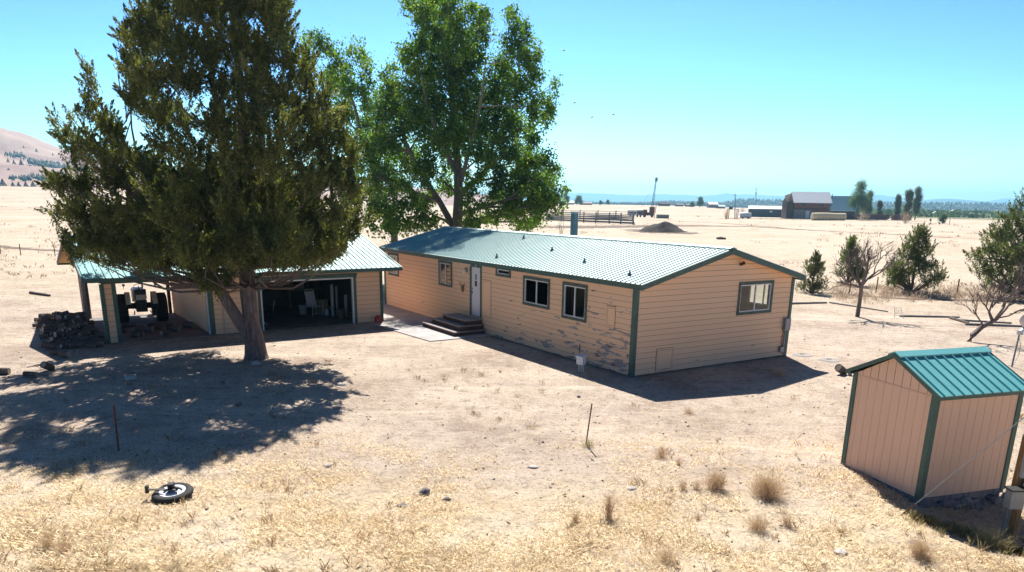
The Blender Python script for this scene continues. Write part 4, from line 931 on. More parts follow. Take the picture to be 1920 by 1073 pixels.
# ------------------------------------------------------------------ garage with carport
GM = Matrix.Translation((-5.967, 34.075, 0)) @ Matrix.Rotation(.616, 4, 'Z')
def garage():
    L, W, ZE, ZR = 11.16, 7.16, 2.48, 3.76; OE, OG = .77, .65; WT = 2.44
    root = thing('garage', 'peach garage with open bay and carport under one green metal roof', 'garage'); root.matrix_world = GM
    Pf = lambda u, o, z: Vector((u, -o, z)); Pr = lambda u, o, z: Vector((o, u, z)); Pb = lambda u, o, z: Vector((u, W+o, z)); Pl = lambda u, o, z: Vector((-7.4-o, u, z))
    door = (-5.42, -1.35, .02, 2.05)
    mm = [M['siding'], M['interior'], M['groove_shade'], M['interior']]
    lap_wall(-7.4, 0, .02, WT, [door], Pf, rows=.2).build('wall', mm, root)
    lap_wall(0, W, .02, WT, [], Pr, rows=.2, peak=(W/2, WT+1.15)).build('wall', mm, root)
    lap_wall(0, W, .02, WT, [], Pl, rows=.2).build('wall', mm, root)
    lap_wall(-7.4, 0, .02, WT, [], Pb, rows=.2).build('wall', [M['siding'], M['interior_light'], M['groove_shade'], M['interior']], root)
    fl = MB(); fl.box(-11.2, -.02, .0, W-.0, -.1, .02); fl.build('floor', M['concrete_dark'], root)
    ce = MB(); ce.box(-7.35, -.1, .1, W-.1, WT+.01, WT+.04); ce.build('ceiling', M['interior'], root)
    # roof
    m_ = (ZR-ZE)/(W/2+OE)
    mb, cp = ribbed_roof(-L-OG, OG, -OE, W+OE, ZE, W/2, ZR, .2286, M['garage_roof'])
    rf = mb.build('roof', [M['garage_roof'], M['trim']], root); cp.build('ridge_cap', M['garage_roof'], rf)
    for y in (-OE-.03, W+OE):
        fa = MB(); fa.box(-L-OG, OG, y, y+.03, ZE-.15, ZE-.02); fa.build('fascia', M['trim'], rf)
    for x in (OG, -L-OG-.03):
        rk = MB(); rake_board(rk, x, .03, -OE-.03, ZE+.0, W/2, ZR+.0, .15); rake_board(rk, x, .03, W/2, ZR, W+OE+.03, ZE, .15); rk.build('rake_board', M['grey_wood'] if x < 0 else M['trim'], rf)
    so_ = MB()
    for ya, yb in ((-OE, W/2), (W/2, W+OE)):
        za = ZE-.07 if ya < 0 else ZR-.07; zb = ZR-.07 if ya < 0 else ZE-.07; so_.face([(-L-OG,ya,za), (OG,ya,za), (OG,yb,zb), (-L-OG,yb,zb)])
    so_.build('soffit', M['osb'], rf)
    gb = MB(); gb.face([(-L-.2, .3, ZE-.05), (-L-.2, W-.3, ZE-.05), (-L-.2, W/2, ZR-.2)]); gb.face([(-L-.26, .3, ZE-.05), (-L-.26, W/2, ZR-.2), (-L-.26, W-.3, ZE-.05)]); gb.build('gable_panel', M['osb'], root)
    for k in range(5):
        y = 1.2+k*1.2; zt = ZE+m_*(W/2+OE-abs(y-W/2))-.12; st = MB(); st.box(-L-.30, -L-.265, y-.02, y+.02, ZE-.05, zt); st.build('gable_stud', M['step_wood'], root)
    # carport header beams, posts
    hb = MB(); hb.box(-L, -7.42, .02, .10, 2.2, 2.42); hb.build('header_beam', M['trim_worn'], root)
    hb = MB(); hb.box(-L-.05, -L+.03, .1, W, 2.22, 2.42); hb.build('header_beam', M['post_wood'], root)
    # front left post: siding faced pier with green corner boards
    P2 = lambda u, o, z: Vector((u, .0-o, z))
    lap_wall(-11.16, -10.74, .02, 2.2, [], P2, rows=.2, inner=.02).build('pier', mm, root)
    c = MB(); c.box(-11.19,-11.08,-.05,-.028,0,2.2); c.box(-10.83,-10.71,-.05,-.028,0,2.2); c.box(-11.215,-11.19,-.05,.14,0,2.2); c.box(-10.71,-10.685,-.05,.14,0,2.2); c.build('corner_board', M['trim'], root)
    bk = MB(); bk.box(-11.15,-10.74,.03,.13,.02,2.19); bk.build('pier_core', M['post_wood'], root)
    # back left post, sheathed boards
    p = MB(); p.box(-11.18,-11.02,W-.75,W,0,2.22); p.build('post', M['post_wood'], root)
    p = MB(); p.box(-11.0,-10.86,W-.16,W,0,2.22); p.build('post', M['grey_wood'], root)
    p = MB(); p.box(-11.2,-11.06,W-1.0,W-.86,0,2.22); p.build('post', M['step_wood'], root)
    p = MB(); p.box(-7.62,-7.5,W-.2,W,0,2.22); p.build('post', M['rust'], root)
    # door surround
    t = MB(); u0, u1, z0, z1 = door
    pbox(t, Pf, u0-.14, u1+.17, .02, .05, z1+.002, z1+.13); pbox(t, Pf, u0-.12, u0, .02, .047, 0, z1); pbox(t, Pf, u1, u1+.13, .02, .047, 0, z1); pbox(t, Pf, u0-.16, u1+.2, .02, .07, z1+.132, z1+.165)
    t.build('door_trim', M['trim'], root)
    t = MB(); pbox(t, Pf, u0+.002, u1-.002, -.10, .045, z1-.055, z1-.002); pbox(t, Pf, u0+.002, u0+.055, -.10, .04, .025, z1-.058); pbox(t, Pf, u1-.055, u1-.002, -.10, .04, .025, z1-.058); t.build('door_jamb', M['white'], root)
    t = MB(); t.box(-7.44,-7.30,-.05,-.028,0,WT-.01); t.build('corner_board', M['trim'], root)
    t = MB(); t.box(-7.46,-7.432,-.05,.12,0,WT-.01); t.box(-7.46,-7.43,.35,.47,0,WT-.01); t.build('corner_board', M['trim'], root)
    t = MB(); t.box(-7.475,-7.432,.13,.34,0.02,WT-.02); t.build('jamb_board', M['white'], root)
    t = MB(); t.box(-.09,.045,-.05,-.026,0,WT); t.box(.026,.05,-.026,.10,0,WT); t.build('corner_board', M['trim'], root)
    # pvc pipe with elbow
    t = MB(); t.tube([(-6.88,-.02,1.30),(-6.95,-.07,1.34),(-6.93,-.09,1.24),(-6.92,-.09,-.05)], .03, 10); t.build('drain_pipe', M['pvc'], root, True)
    # rolled up door panels under the ceiling
    return root
garage()
def put(o, x, y, z=0, rz=0): o.matrix_world = GM @ Matrix.Translation((x, y, z+.02)) @ Matrix.Rotation(rz, 4, 'Z')
def garage_things():
    # strap lounge chair
    r = thing('patio_chair', 'white tubular strap patio chair standing in the open garage bay', 'chair')
    fr = MB(); w_ = .28
    for s in (-1, 1):
        fr.tube([(s*w_,-.25,0),(s*w_,-.27,.42),(s*w_,-.27,.62),(s*w_,-.1,.66),(s*w_,.25,.62),(s*w_*.95,.32,.40),(s*w_,.38,0)], .016, 8)
        fr.tube([(s*w_*.85,-.27,.42),(s*w_*.85,.22,.40),(s*w_*.85,.42,1.12)], .016, 8)
    fr.tube([(-w_,-.27,.10),(w_,-.27,.10)], .012, 6); fr.tube([(-w_*.85,.42,1.12),(-w_*.6,.43,1.17),(w_*.6,.43,1.17),(w_*.85,.42,1.12)], .016, 8); fr.build('frame', M['white'], r, True)
    st = MB()
    for k in range(9): y = -.24+k*.05; st.box(-w_*.85, w_*.85, y, y+.035, .412, .418)
    st.build('seat', M['white'], r); bk = MB()
    for k in range(12): t = .08+k*.076; p = Vector((0,.22,.40)).lerp(Vector((0,.42,1.12)), t); bk.box(-w_*.85, w_*.85, p.y-.004, p.y+.004, p.z-.022, p.z+.022)
    bk.build('backrest', M['white'], r); put(r, -1.95, 3.2, 0, R(12))
    def jug(lab, h, rad, mat, x, y, name='plastic_jug'):
        r = thing(name, lab, 'jug'); b = MB(); b.lathe([(0,0),(rad,0),(rad,h*.6),(rad*.5,h*.85),(rad*.28,h*.9),(rad*.28,h)], None, 14); b.build('body', mat, r, True)
        c = MB(); c.lathe([(rad*.32,h*.98),(rad*.32,h*1.08),(0,h*1.08)], None, 12); c.build('cap', M['red'], r, True); put(r, x, y); return r
    jug('small white plastic jug on the garage floor beside the chair', .32, .09, M['white'], -1.48, 2.9)
    r = thing('bucket', 'yellowish bucket standing by the pale rolls in the garage', 'bucket'); b = MB(); b.lathe([(0,.0),(.14,0),(.17,.38),(.18,.38),(.18,.40),(.16,.40),(.13,.02),(0,.02)], None, 20); b.build('body', M['card'], r, True)
    h = MB(); h.tube([(.17,0,.38),(.12,-.1,.28),(0,-.16,.2),(-.12,-.1,.28),(-.17,0,.38)], .006, 6); h.build('handle', M['grey_metal'], r); put(r, -1.2, 1.9)
    r = thing('bucket', 'pale blue bucket under the left side of the patio chair', 'bucket'); b = MB(); b.lathe([(0,.0),(.14,0),(.17,.40),(.18,.42),(.16,.42),(.13,.02),(0,.02)], None, 20); b.build('body', M['dish'], r, True)
    h = MB(); h.tube([(.17,0,.38),(.12,-.1,.3),(0,-.16,.25),(-.12,-.1,.3),(-.17,0,.38)], .006, 6); h.build('handle', M['grey_metal'], r); put(r, -2.35, 3.8)
    for lab, x, y, hh, rad in (('tall pale roll, leftmost of three leaning in the garage corner', -1.35, 2.5, 1.45, .075), ('middle thin pale roll leaning in the garage corner', -1.05, 2.7, 1.35, .05), ('shortest pale roll nearest the garage door jamb', -.85, 2.1, 1.0, .07)):
        r = thing('leaning_roll', lab, 'roll', group='pale rolls leaning in the garage corner'); b = MB(); b.tube([(0,0,0),(.06,.12,hh)], rad, 14); b.build('roll', M['dish'], r, True)
        c = MB(); c.tube([(.0605,.121,hh),(.062,.124,hh+.02)], rad*.6, 12); c.build('core', M['card'], r); put(r, x, y)
    r = thing('cardboard_box', 'cardboard carton behind the patio chair in the garage', 'box'); b = MB(); b.box(-.25,.25,-.2,.2,0,.62); b.build('body', M['card'], r)
    for s in (-1, 1):
        f = MB(); f.beam((s*.25,0,.625),(s*.42,0,.56),.4,.008); f.build('flap', M['card'], r)
    put(r, -1.35, 3.9, 0, .2)
    for k in range(3):
        r = MB(); r.beam((0,0,.0),(.25,.5,.42-.06*k),.05,.03); o = r.build('wood_slat', M['white_paint']); put(o, -5.15+k*.17, 1.35, .02, R(60)); tag(o, ('leftmost','middle','rightmost')[k]+' of three pale slats propped just inside the garage bay', 'slat', 'pale slats inside the garage bay')
    o = MB(); o.beam((0,0,0),(.12,.1,.5),.03,.03); o = o.build('wood_slat', M['white_paint']); put(o, -3.3, 5.2, .02); tag(o, 'single pale stick leaning at the back of the garage', 'slat')
    r = thing('workbench', 'cluttered dark workbench at the right back of the garage', 'workbench'); b = MB(); b.box(-.9,.9,-.3,.3,.84,.9); b.build('bench_top', M['post_wood'], r)
    for sx in (-.8,.8):
        for sy in (-.22,.22): b = MB(); b.box(sx-.04,sx+.04,sy-.04,sy+.04,0,.838); b.build('leg', M['post_wood'], r)
    put(r, -1.3, 6.4)
    for k, (dx, w_, h, mt) in enumerate(((-.7,.3,.3,'card'),(-.2,.4,.2,'galv'),(.35,.3,.4,'navy'))):
        b = MB(); b.box(-w_/2,w_/2,-.15,.15,0,h); b.box(-w_/2-.01,w_/2+.01,-.16,.16,h,h+.03); o = b.build('storage_box', M[mt]); put(o, -1.3+dx, 6.4, .9); tag(o, ('brown carton at the left end of the garage workbench', 'low grey case in the middle of the garage workbench', 'dark tall tub at the right end of the garage workbench')[k], 'box')
    # red can
    r = thing('fuel_can', 'red plastic fuel can at the right front corner of the garage', 'fuel can'); b = MB()
    b.lathe([(0,0),(.15,0),(.16,.03),(.16,.22),(.12,.27),(.05,.29),(.045,.32),(0,.32)], Matrix.Scale(.7, 4, (0,1,0)), 16); b.build('body', M['red'], r, True)
    h = MB(); h.tube([(-.12,0,.26),(-.08,0,.34),(.06,0,.34),(.1,0,.27)], .014, 8); h.build('handle', M['red'], r, True); h = MB(); h.tube([(.05,0,.3),(.15,0,.38)], .015, 8); h.build('spout', M['black'], r, True)
    r.matrix_world = GM @ Matrix.Translation((-.35,-.3,.0))
garage_things()
def tractor():
    r = thing('tractor', 'old cream tractor seen from behind, parked in the shaded carport', 'tractor')
    def wheel(x, y, rad, w_, nm='wheel'):
        Mx = Matrix.Translation((x, y, rad)) @ Matrix.Rotation(R(90), 4, 'Y')
        t = MB(); t.lathe([(rad*.52,-w_/2),(rad*.9,-w_/2),(rad,-w_*.35),(rad,w_*.35),(rad*.9,w_/2),(rad*.52,w_/2)], Mx, 32)
        for k in range(20):
            a = k*2*math.pi/20
            for s in (-1, 1):
                q = Mx @ Matrix.Rotation(a+(.08 if s > 0 else 0), 4, 'Z') @ Matrix.Translation((rad*.995,0,s*w_*.22)) @ Matrix.Rotation(R(35*s), 4, 'X'); t.box(-.02,.03,-.02,.02,-w_*.24,w_*.24,0,q)
        wo_ = t.build(nm, M['rubber'], r); h = MB(); h.lathe([(0,.04),(rad*.15,.05),(rad*.2,-.02),(rad*.48,-.04),(rad*.54,w_*.3)], Mx, 24); h.lathe([(rad*.54,-w_*.3),(rad*.48,.0),(rad*.2,.06)], Mx, 24); h.build('rim', M['cream_paint'], wo_)
    wheel(-.78, 0, .60, .46); wheel(.78, 0, .60, .46); wheel(-.62, 2.1, .38, .2); wheel(.62, 2.1, .38, .2)
    b = MB(); b.box(-.22,.22,-.25,1.0,.45,.95); b.box(-.17,.17,1.0,2.3,.5,.8); b.tube([(-.66,0,.7),(.66,0,.7)], .13, 12); b.tube([(-.55,2.1,.38),(.55,2.1,.38)], .05, 8); b.build('body', M['black'], r)
    b = MB(); b.box(-.26,.26,1.0,2.35,.82,1.22); b.box(-.22,.22,1.02,2.33,1.22,1.28); b.build('hood', M['cream_paint'], r)
    b = MB(); b.box(-.24,.24,2.352,2.39,.6,1.2); b.build('grille', M['black'], r)
    for s in (-1, 1):
        f = MB(); n = 10
        for k in range(n):
            a0 = R(20+k*14); a1 = R(20+(k+1)*14); p = [Vector((s*xx, -math.cos(a)*.68, .6+math.sin(a)*.68)) for a in (a0, a1) for xx in (.42,.62)]; f.face([p[0],p[1],p[3],p[2]]); f.face([v_+Vector((0,0,.02)) for v_ in (p[2],p[3],p[1],p[0])])
        f.build('fender', M['cream_paint'], r)
    s_ = MB(); s_.box(-.24,.24,-.15,.28,1.02,1.09); so2 = s_.build('seat', M['black'], r); s_ = MB(); s_.box(-.23,.23,-.2,-.12,1.09,1.42); s_.build('backrest', M['black'], so2)
    s_ = MB(); s_.tube([(0,.95,1.2),(0,.7,1.45)], .02, 6); c = Matrix.Translation((0,.68,1.46)) @ Matrix.Rotation(R(-40), 4, 'X')
    s_.tube([c @ Vector((.19*math.cos(k*math.pi/8), .19*math.sin(k*math.pi/8), 0)) for k in range(17)], .013, 6); s_.build('steering_wheel', M['black'], r)
    s_ = MB(); s_.box(-.20,.20,-.36,-.33,.98,1.2); s_.build('rear_panel', M['pvc'], r)
    s_ = MB(); s_.tube([(.2,1.6,1.25),(.2,1.6,1.75)], .03, 8); s_.build('exhaust', M['rust'], r)
    s_ = MB(); s_.tube([(-.3,-.2,.5),(-.35,-.75,.42)], .025, 6); s_.tube([(.3,-.2,.5),(.35,-.75,.42)], .025, 6); s_.build('hitch_arm', M['grey_metal'], r)
    for s in (-1, 1):
        l = MB(); l.lathe([(0,-.05),(.06,-.03),(.06,.03),(0,.04)], Matrix.Translation((s*.62,-.25,1.62)) @ Matrix.Rotation(R(90), 4, 'X'), 12); l.tube([(s*.62,-.2,1.45),(s*.62,-.22,1.6)], .012, 6); l.build('work_lamp', M['grey_metal'], r)
    r.matrix_world = GM @ Matrix.Translation((-9.1, 5.0, .02)) @ Matrix.Rotation(R(-6), 4, 'Z')
tractor()

# ------------------------------------------------------------------ shed
def shed():
    o0 = Vector((7.745, 13.337, 0)); W, L = 2.02, 2.07; ZE, ZR = 2.05, 2.62; OE, OG = .16, .10; WT = 2.06
    root = thing('garden_shed', 'small peach panelled shed with bright green metal roof', 'shed', o0, .315)
    Pf = lambda u, o, z: Vector((u, -o, z)); Pg = lambda u, o, z: Vector((-o, u, z)); Pb = lambda u, o, z: Vector((u, W+o, z)); Pe = lambda u, o, z: Vector((L+o, u, z))
    mm = [M['t111'], M['interior'], M['groove_shade2'], M['interior']]
    lap_wall(0, L, .02, WT, [], Pf, rows=3, lap=False, vert=.203).build('wall', mm, root)
    def gab(P):
        a = lap_wall(0, W, .02, 2.0, [], P, rows=3, lap=False, vert=.203); mb = MB()
        # gable panel set a little proud above the seam
        n = 10; um = W/2; zp = ZR-.06
        for i in range(n):
            u0 = W*i/n; u1 = W*(i+1)/n-.012; zc = lambda u: 2.012+(zp-2.012)*(1-abs(u-um)/um)+.0
            pts = [P(u0,.02,2.012), P(u1,.02,2.012), P(u1,.02,zc(u1))]+([P(um,.02,zp)] if u0 < um < u1 else [])+[P(u0,.02,zc(u0))]; a.face(pts, 0)
            a.face([P(u1,.013,2.012), P(W*(i+1)/n,.013,2.012), P(W*(i+1)/n,.013,zc(min(W, u1+.012))), P(u1,.013,zc(u1))], 2)
        pbox(a, P, 0, W, -.02, .004, 1.99, 2.02, 2)
        return a
    gab(Pg).build('wall', mm, root); gab(Pe).build('wall', mm, root); lap_wall(0, L, .02, WT, [], Pb, rows=3, lap=False, vert=.203).build('wall', mm, root)
    for x, y in ((0,0),(L,0),(0,W),(L,W)):
        c = MB(); sx = -1 if x == 0 else 1; sy = -1 if y == 0 else 1
        xa, xb = sorted((x+sx*.04, x-sx*.07)); ya, yb = sorted((y+sy*.017, y+sy*.04)); c.box(xa, xb, ya, yb, -.0, WT-.02)
        xa, xb = sorted((x+sx*.017, x+sx*.04)); ya, yb = sorted((y+sy*.016, y-sy*.07)); c.box(xa, xb, ya, yb, -.0, WT-.02); c.build('corner_board', M['trim'], root)
    mb, cp = ribbed_roof(-OG, L+OG, -OE, W+OE, ZE, W/2, ZR, .2286, M['shed_roof'], th=.03)
    rf = mb.build('roof', [M['shed_roof'], M['trim']], root); cp.build('ridge_cap', M['shed_roof'], rf)
    for y in (-OE-.02, W+OE): fa = MB(); fa.box(-OG, L+OG, y, y+.02, ZE-.07, ZE-.005); fa.build('fascia', M['trim'], rf)
    for x in (-OG-.022, L+OG): rk = MB(); rake_board(rk, x, .022, -OE-.02, ZE+.01, W/2, ZR+.01, .085); rake_board(rk, x, .022, W/2, ZR+.01, W+OE+.02, ZE+.01, .085); rk.build('rake_board', M['trim'], rf)
    sf = MB(); sf.box(-OG+.0, L+OG, -OE, 0-.02, ZE-.045, ZE-.035); sf.build('soffit', M['trim'], rf); sf = MB(); sf.box(-OG, L+OG, W+.02, W+OE, ZE-.045, ZE-.035); sf.build('soffit', M['trim'], rf)
    # sill and rubble stone footing
    sb = MB(); sb.box(-.02, L+.02, -.03, W+.02, -.07, .018); sb.build('sill', M['grey_wood'], root)
    def stone(mb, c, r):
        n = len(mb.v); k = 7; rings = [(-.9,.35),(-.5,.85),(.05,1.),(.55,.8),(.9,.3)]; ph = random.random()*6
        for zz, rr in rings:
            for q in range(k): a = ph+q*2*math.pi/k; s = random.uniform(.8,1.2); mb.v.append((c[0]+r[0]*rr*s*math.cos(a), c[1]+r[1]*rr*s*math.sin(a), c[2]+r[2]*zz*random.uniform(.85,1.1)))
        for l in range(len(rings)-1):
            for q in range(k): mb.f.append((n+l*k+q, n+l*k+(q+1)%k, n+(l+1)*k+(q+1)%k, n+(l+1)*k+q)); mb.mi.append(0)
        mb.f.append(tuple(n+(len(rings)-1)*k+q for q in range(k))); mb.mi.append(0)
    ft = MB()
    for i in range(62):
        x = random.uniform(-.05, L+.1); t = x/L; y = -.02-random.uniform(0,.14)*t; z = -.10-random.uniform(0,.36)*min(1,.25+t); s = random.uniform(.06,.12); stone(ft, (x, y, z), (s*1.3, s, s*.8))
    for i in range(16): y = random.uniform(0, 1.2); stone(ft, (-.03-random.uniform(0,.06), y, -.09-random.uniform(0,.06)), (.07,.09,.05))
    for i in range(24): y = random.uniform(0, W); stone(ft, (L+.04, y, -.10-random.uniform(0,.3)), (.08,.1,.08))
    ft.box(.02, L-.02, .0, W-.02, -.5, -.072); fo = ft.build('stone_footing', M['rock'], root, False)
shed()

# ------------------------------------------------------------------ utility post, wire, dish, stakes, wheel etc
def utility():
    p = G(1893, 1003, -.25); x, y = p.x, p.y; z0 = gzf(x, y)
    r = thing('utility_post', 'brown wooden utility post with grey meter boxes at the right edge', 'utility post', (x-.02, y, z0))
    t = MB(); t.tube([(0,0,-.3),(0,0,1.0),(.02,0,2.15)], [.13,.12,.115], 16); t.build('post', M['pole_wood'], r, True)
    b = MB(); b.box(-.12,.20,-.20,-.12,1.45,1.98); mo = b.build('meter_box', M['galv'], r); b = MB(); b.box(-.14,.22,-.21,-.11,1.98,2.0); b.build('lid', M['black'], mo)
    b = MB(); b.box(-.30,-.06,-.30,-.12,.92,1.24); mo = b.build('meter_box', M['galv'], r); b = MB(); b.box(-.32,-.04,-.32,-.10,1.24,1.27); b.build('lid', M['black'], mo)
    b = MB(); b.box(-.06,.22,-.22,-.12,1.28,1.42); b.build('bracket', M['black'], r)
    for q, dx in enumerate((-.20,-.15)):
        c = MB(); c.tube([(dx,-.14,.92),(dx-.02,-.13,.5),(dx-.03,-.12,-.2)], .02 if q else .028, 8); c.build('conduit', M['galv'], r, True)
    b = MB(); b.tube([(.1,-.25,1.36),(-.1,-.28,1.36)], .035, 10); b.build('meter_dial', M['dish'], r)
    pole = thing('utility_pole', 'tall brown power pole just outside the right edge holding the guy wire', 'utility pole', (12.2, 10.55, 0))
    t = MB(); t.tube([(0,0,-.4),(0,0,8.5)], [.15,.11], 14); t.build('post', M['pole_wood'], pole, True)
    b = MB(); b.beam((-1.1,0,7.9),(1.1,0,7.9),.1,.12); b.build('crossarm', M['pole_wood'], pole)
    a = G(1690, 962); a.z = gzf(a.x, a.y); A = at(1916, 786, 11.75); d = (A-a); e = a+d*((12.2-a.x)/d.x)
    wr = thing('guy_wire', 'thin grey guy wire slanting in front of the small shed', 'wire', a)
    t = MB(); t.tube([Vector((0,0,0)), (e-a)*.5, e-a], .008, 6); t.build('cable', M['grey_metal'], wr)
    t = MB(); t.tube([Vector((0,0,0)), (e-a)*.03], .013, 6); t.tube([Vector((-.25,-.02,-.02)), Vector((0,0,0))], .008, 5); t.build('anchor_rod', M['rust'], wr)
    # dish
    b = G(*z7(1490,960)); r = thing('satellite_dish', 'grey satellite dish on a rusty pole at the right edge', 'satellite dish', b)
    t = MB(); t.tube([(0,0,-.1),(.05,0,1.25)], .028, 10); t.build('pole', M['flue'], r, True)
    q = Matrix.Translation((.36,.05,1.62)) @ Matrix.Rotation(R(-62), 4, 'X') @ Matrix.Rotation(R(18), 4, 'Y')
    t = MB(); t.lathe([(0,0),(.1,.01),(.22,.045),(.30,.09),(.305,.085),(.22,.03),(.1,-.012),(0,-.02)], q, 28); t.build('reflector', M['dish'], r, True)
    t = MB(); t.beam((.05,0,1.25),(.34,.05,1.55),.10,.06); t.box(-.02,.14,-.06,.06,1.15,1.3); t.build('mount', M['dish'], r)
    t = MB(); t.tube([(.36,.05,1.45),(.3,-.35,1.62)], .014, 6); t.box(.25,.35,-.42,-.32,1.57,1.67); t.build('feed_arm', M['black'], r)
    t = MB(); t.tube([(.05,.03,1.1),(.2,.05,.8),(.24,.1,.4),(.12,.1,.05),(0,.2,.0)], .008, 5); t.build('cable', M['black'], r)
utility()
def stakes():
    def stake(lab, base, top, mat):
        t = MB(); b = Vector(base); e = Vector(top); d = (e-b)
        t.beam((0,0,-.1), d, .045, .008); t.beam((0,0.015,-.1), d+Vector((0,.015,0)), .008, .03)
        for k in range(6): p = d*(.15+.13*k); t.box(p.x-.01, p.x+.01, p.y-.022, p.y-.004, p.z-.012, p.z+.012)
        o = t.build('steel_stake', mat); o.location = b; tag(o, lab, 'stake')
    b = G(1098,834); stake('rusty leaning steel stake alone in the middle of the yard', b, at(1110,757,b.y), M['rust'])
    b = G(222,845); stake('orange rusted steel stake in the shadow of the juniper', b, at(213,760,b.y), M['rust'])
    # utility pedestal and rod next to the wall
    b = G(1089,697); r = thing('utility_pedestal', 'grey utility box on conduits beside the peeling front wall', 'utility box', b)
    t = MB(); q = Matrix.Rotation(HRZ+R(15), 4, 'Z'); t.box(-.13,.13,-.09,.09,.24,.52,0,q); bo = t.build('box', M['white_paint'], r)
    t = MB(); q2 = q @ Matrix.Translation((0,0,.52)) @ Matrix.Rotation(R(14), 4, 'X'); t.box(-.145,.145,-.12,.11,0,.03,0,q2); t.build('lid', M['white_paint'], bo)
    for dx in (-.06, .0, .06): t = MB(); t.tube([(dx,0,.24),(dx*1.2,0,.05),(dx*1.6+.03,-.04,-.05)], .018, 8); t.build('conduit', M['white_paint'], r, True)
    b = Vector(HM @ Vector((-2.45,-.22,0))); r = thing('marker_rod', 'thin dark rod with white tip standing by the utility box', 'rod', b)
    t = MB(); t.tube([(0,0,-.05),(0,0,.72)], .012, 6); t.build('rod', M['black'], r); t = MB(); t.tube([(0,0,.721),(0,0,1.05)], .010, 6); t.build('tip', M['white_paint'], r)
stakes()
def old_wheel():
    c = G(325, 929); r = thing('spare_wheel', 'old tyre with pale rim and black bracket lying flat in dry grass', 'wheel', (c.x, c.y, gzf(c.x, c.y)+.02), R(10))
    q = Matrix.Rotation(R(7), 4, 'X') @ Matrix.Rotation(R(-3), 4, 'Y')
    t = MB(); t.lathe([(.22,.02),(.30,.0),(.35,.03),(.365,.07),(.34,.11),(.29,.125),(.24,.115),(.225,.09),(.22,.02)], q, 40); t.build('tyre', M['rubber'], r, True)
    t = MB(); t.lathe([(0,.07),(.05,.08),(.07,.10),(.11,.095),(.15,.07),(.19,.08),(.235,.118),(.225,.12),(.17,.10)], q, 32); t.build('rim', M['white_paint'], r, True)
    t = MB(); t.beam((-.42,-.03,.17),(.10,-.05,.14),.05,.02); t.beam((-.05,.16,.14),(.12,-.06,.18),.04,.02); t.beam((-.20,.13,.17),(.05,.16,.19),.04,.02); t.box(-.08,.03,.02,.12,.10,.24,0,q); t.box(-.46,-.41,-.06,.03,.10,.24); t.build('bracket', M['black'], r)
old_wheel()
def rock(name, label, loc, r, mat, cat='rock', group=None, sq=.6, seedn=0):
    n = 10; V = []; F = []; m_ = 7
    for j in range(m_+1):
        th = math.pi*j/m_
        for i in range(n):
            ph = 2*math.pi*i/n; s = random.uniform(.82,1.15); V.append((r*s*math.sin(th)*math.cos(ph), r*s*.8*math.sin(th)*math.sin(ph), r*sq*s*math.cos(th)))
    for j in range(m_):
        for i in range(n): F.append((j*n+i, j*n+(i+1)%n, (j+1)*n+(i+1)%n, (j+1)*n+i))
    o = npmesh(name, V, F, mat); x, y = loc[0], loc[1]; o.location = (x, y, gzf(x, y)+r*sq*.25); o.rotation_euler[2] = random.random()*6; tag(o, label, cat, group); return o
rock('rock', 'round dark mossy rock alone in the golden grass', G(797,922), .13, M['rock'], sq=.75)
rock('rock', 'small grey stone just right of the round dark rock', G(838,935), .08, M['rock'])
rock('rock', 'low grey stone just left of the round dark rock', G(755,945), .10, M['rock'], sq=.4)
rock('rock', 'flat pale stone in the middle of the yard', G(1000,877), .11, M['pale_rock'], sq=.3)
rock('rock', 'flat pale stone in the grass left of the dry bushes', G(1184,919), .11, M['pale_rock'], sq=.3)
rock('rock', 'dark lump of rock out in the yard in front of the house corner', G(1085,745), .07, M['rock'])
rock('rock', 'pale stone at the foot of the big juniper', G(480,683), .16, M['pale_rock'])
rock('rock', 'pale grey block of stone inside the juniper shade', G(245,710), .22, M['pale_rock'], sq=.5)
rock('rock', 'pale stone at the right end of the juniper shade', G(640,722), .15, M['pale_rock'], sq=.4)
rock('rock', 'white stone low in the left foreground grass', G(615,875), .10, M['pale_rock'], sq=.4)
rock('rock', 'pale rounded stone near the bottom right bushes', G(1575,1040), .12, M['pale_rock'], sq=.35)
# concrete lids by the house end
for k, (p, lab) in enumerate(((z7(85,880), 'round concrete lid lying on the ground nearest the house corner'), (z7(265,915), 'half buried round concrete lid between house and shed'))):
    c = G(*p); r = thing('septic_lid', lab, 'lid', c); t = MB(); t.lathe([(0,-.05),(.36,-.05),(.38,.0),(.35,.02),(0,.025)], None, 28); t.build('cover', M['concrete_lid'], r); t = MB(); t.tube([(-.08,0,.02),(-.06,0,.05),(.06,0,.05),(.08,0,.02)], .01, 6); t.build('handle', M['rust'], r)
# logs ------------------------------------------------------------
def log_mesh(L, rad):
    r = thing('firewood_log', '', 'log'); t = MB(); n = 12; t.tube([(-L/2,0,0),(0,.01,.005),(L/2,0,0)], [rad*random.uniform(.93,1.05) for _ in range(3)], n, cap=False); t.build('bark', M['log_bark'], r)
    for s in (-1, 1): e = MB(); e.tube([(s*L/2*.985,0,0),(s*L/2*1.004,0,0)], rad*.95, n); e.build('cut_end', M['log_end'], r)
    return r
LP = log_mesh(.42, .13); LP2 = log_mesh(.5, .09)
first = {0: True, 1: True}
def put_log(pos, rz, tilt, s, lab, group=None, kind=0, upright=False):
    src = LP if kind == 0 else LP2
    o = src if first[kind] else copy_tree(src); first[kind] = False
    o.location = pos; o.rotation_euler = (0, tilt, rz); o.scale = (s, s, s); o['label'] = lab; o['category'] = 'log'
    if group: o['group'] = group
    elif 'group' in o: del o['group']
z1 = lambda x, y: (x/3.577, 420+y/3.577)
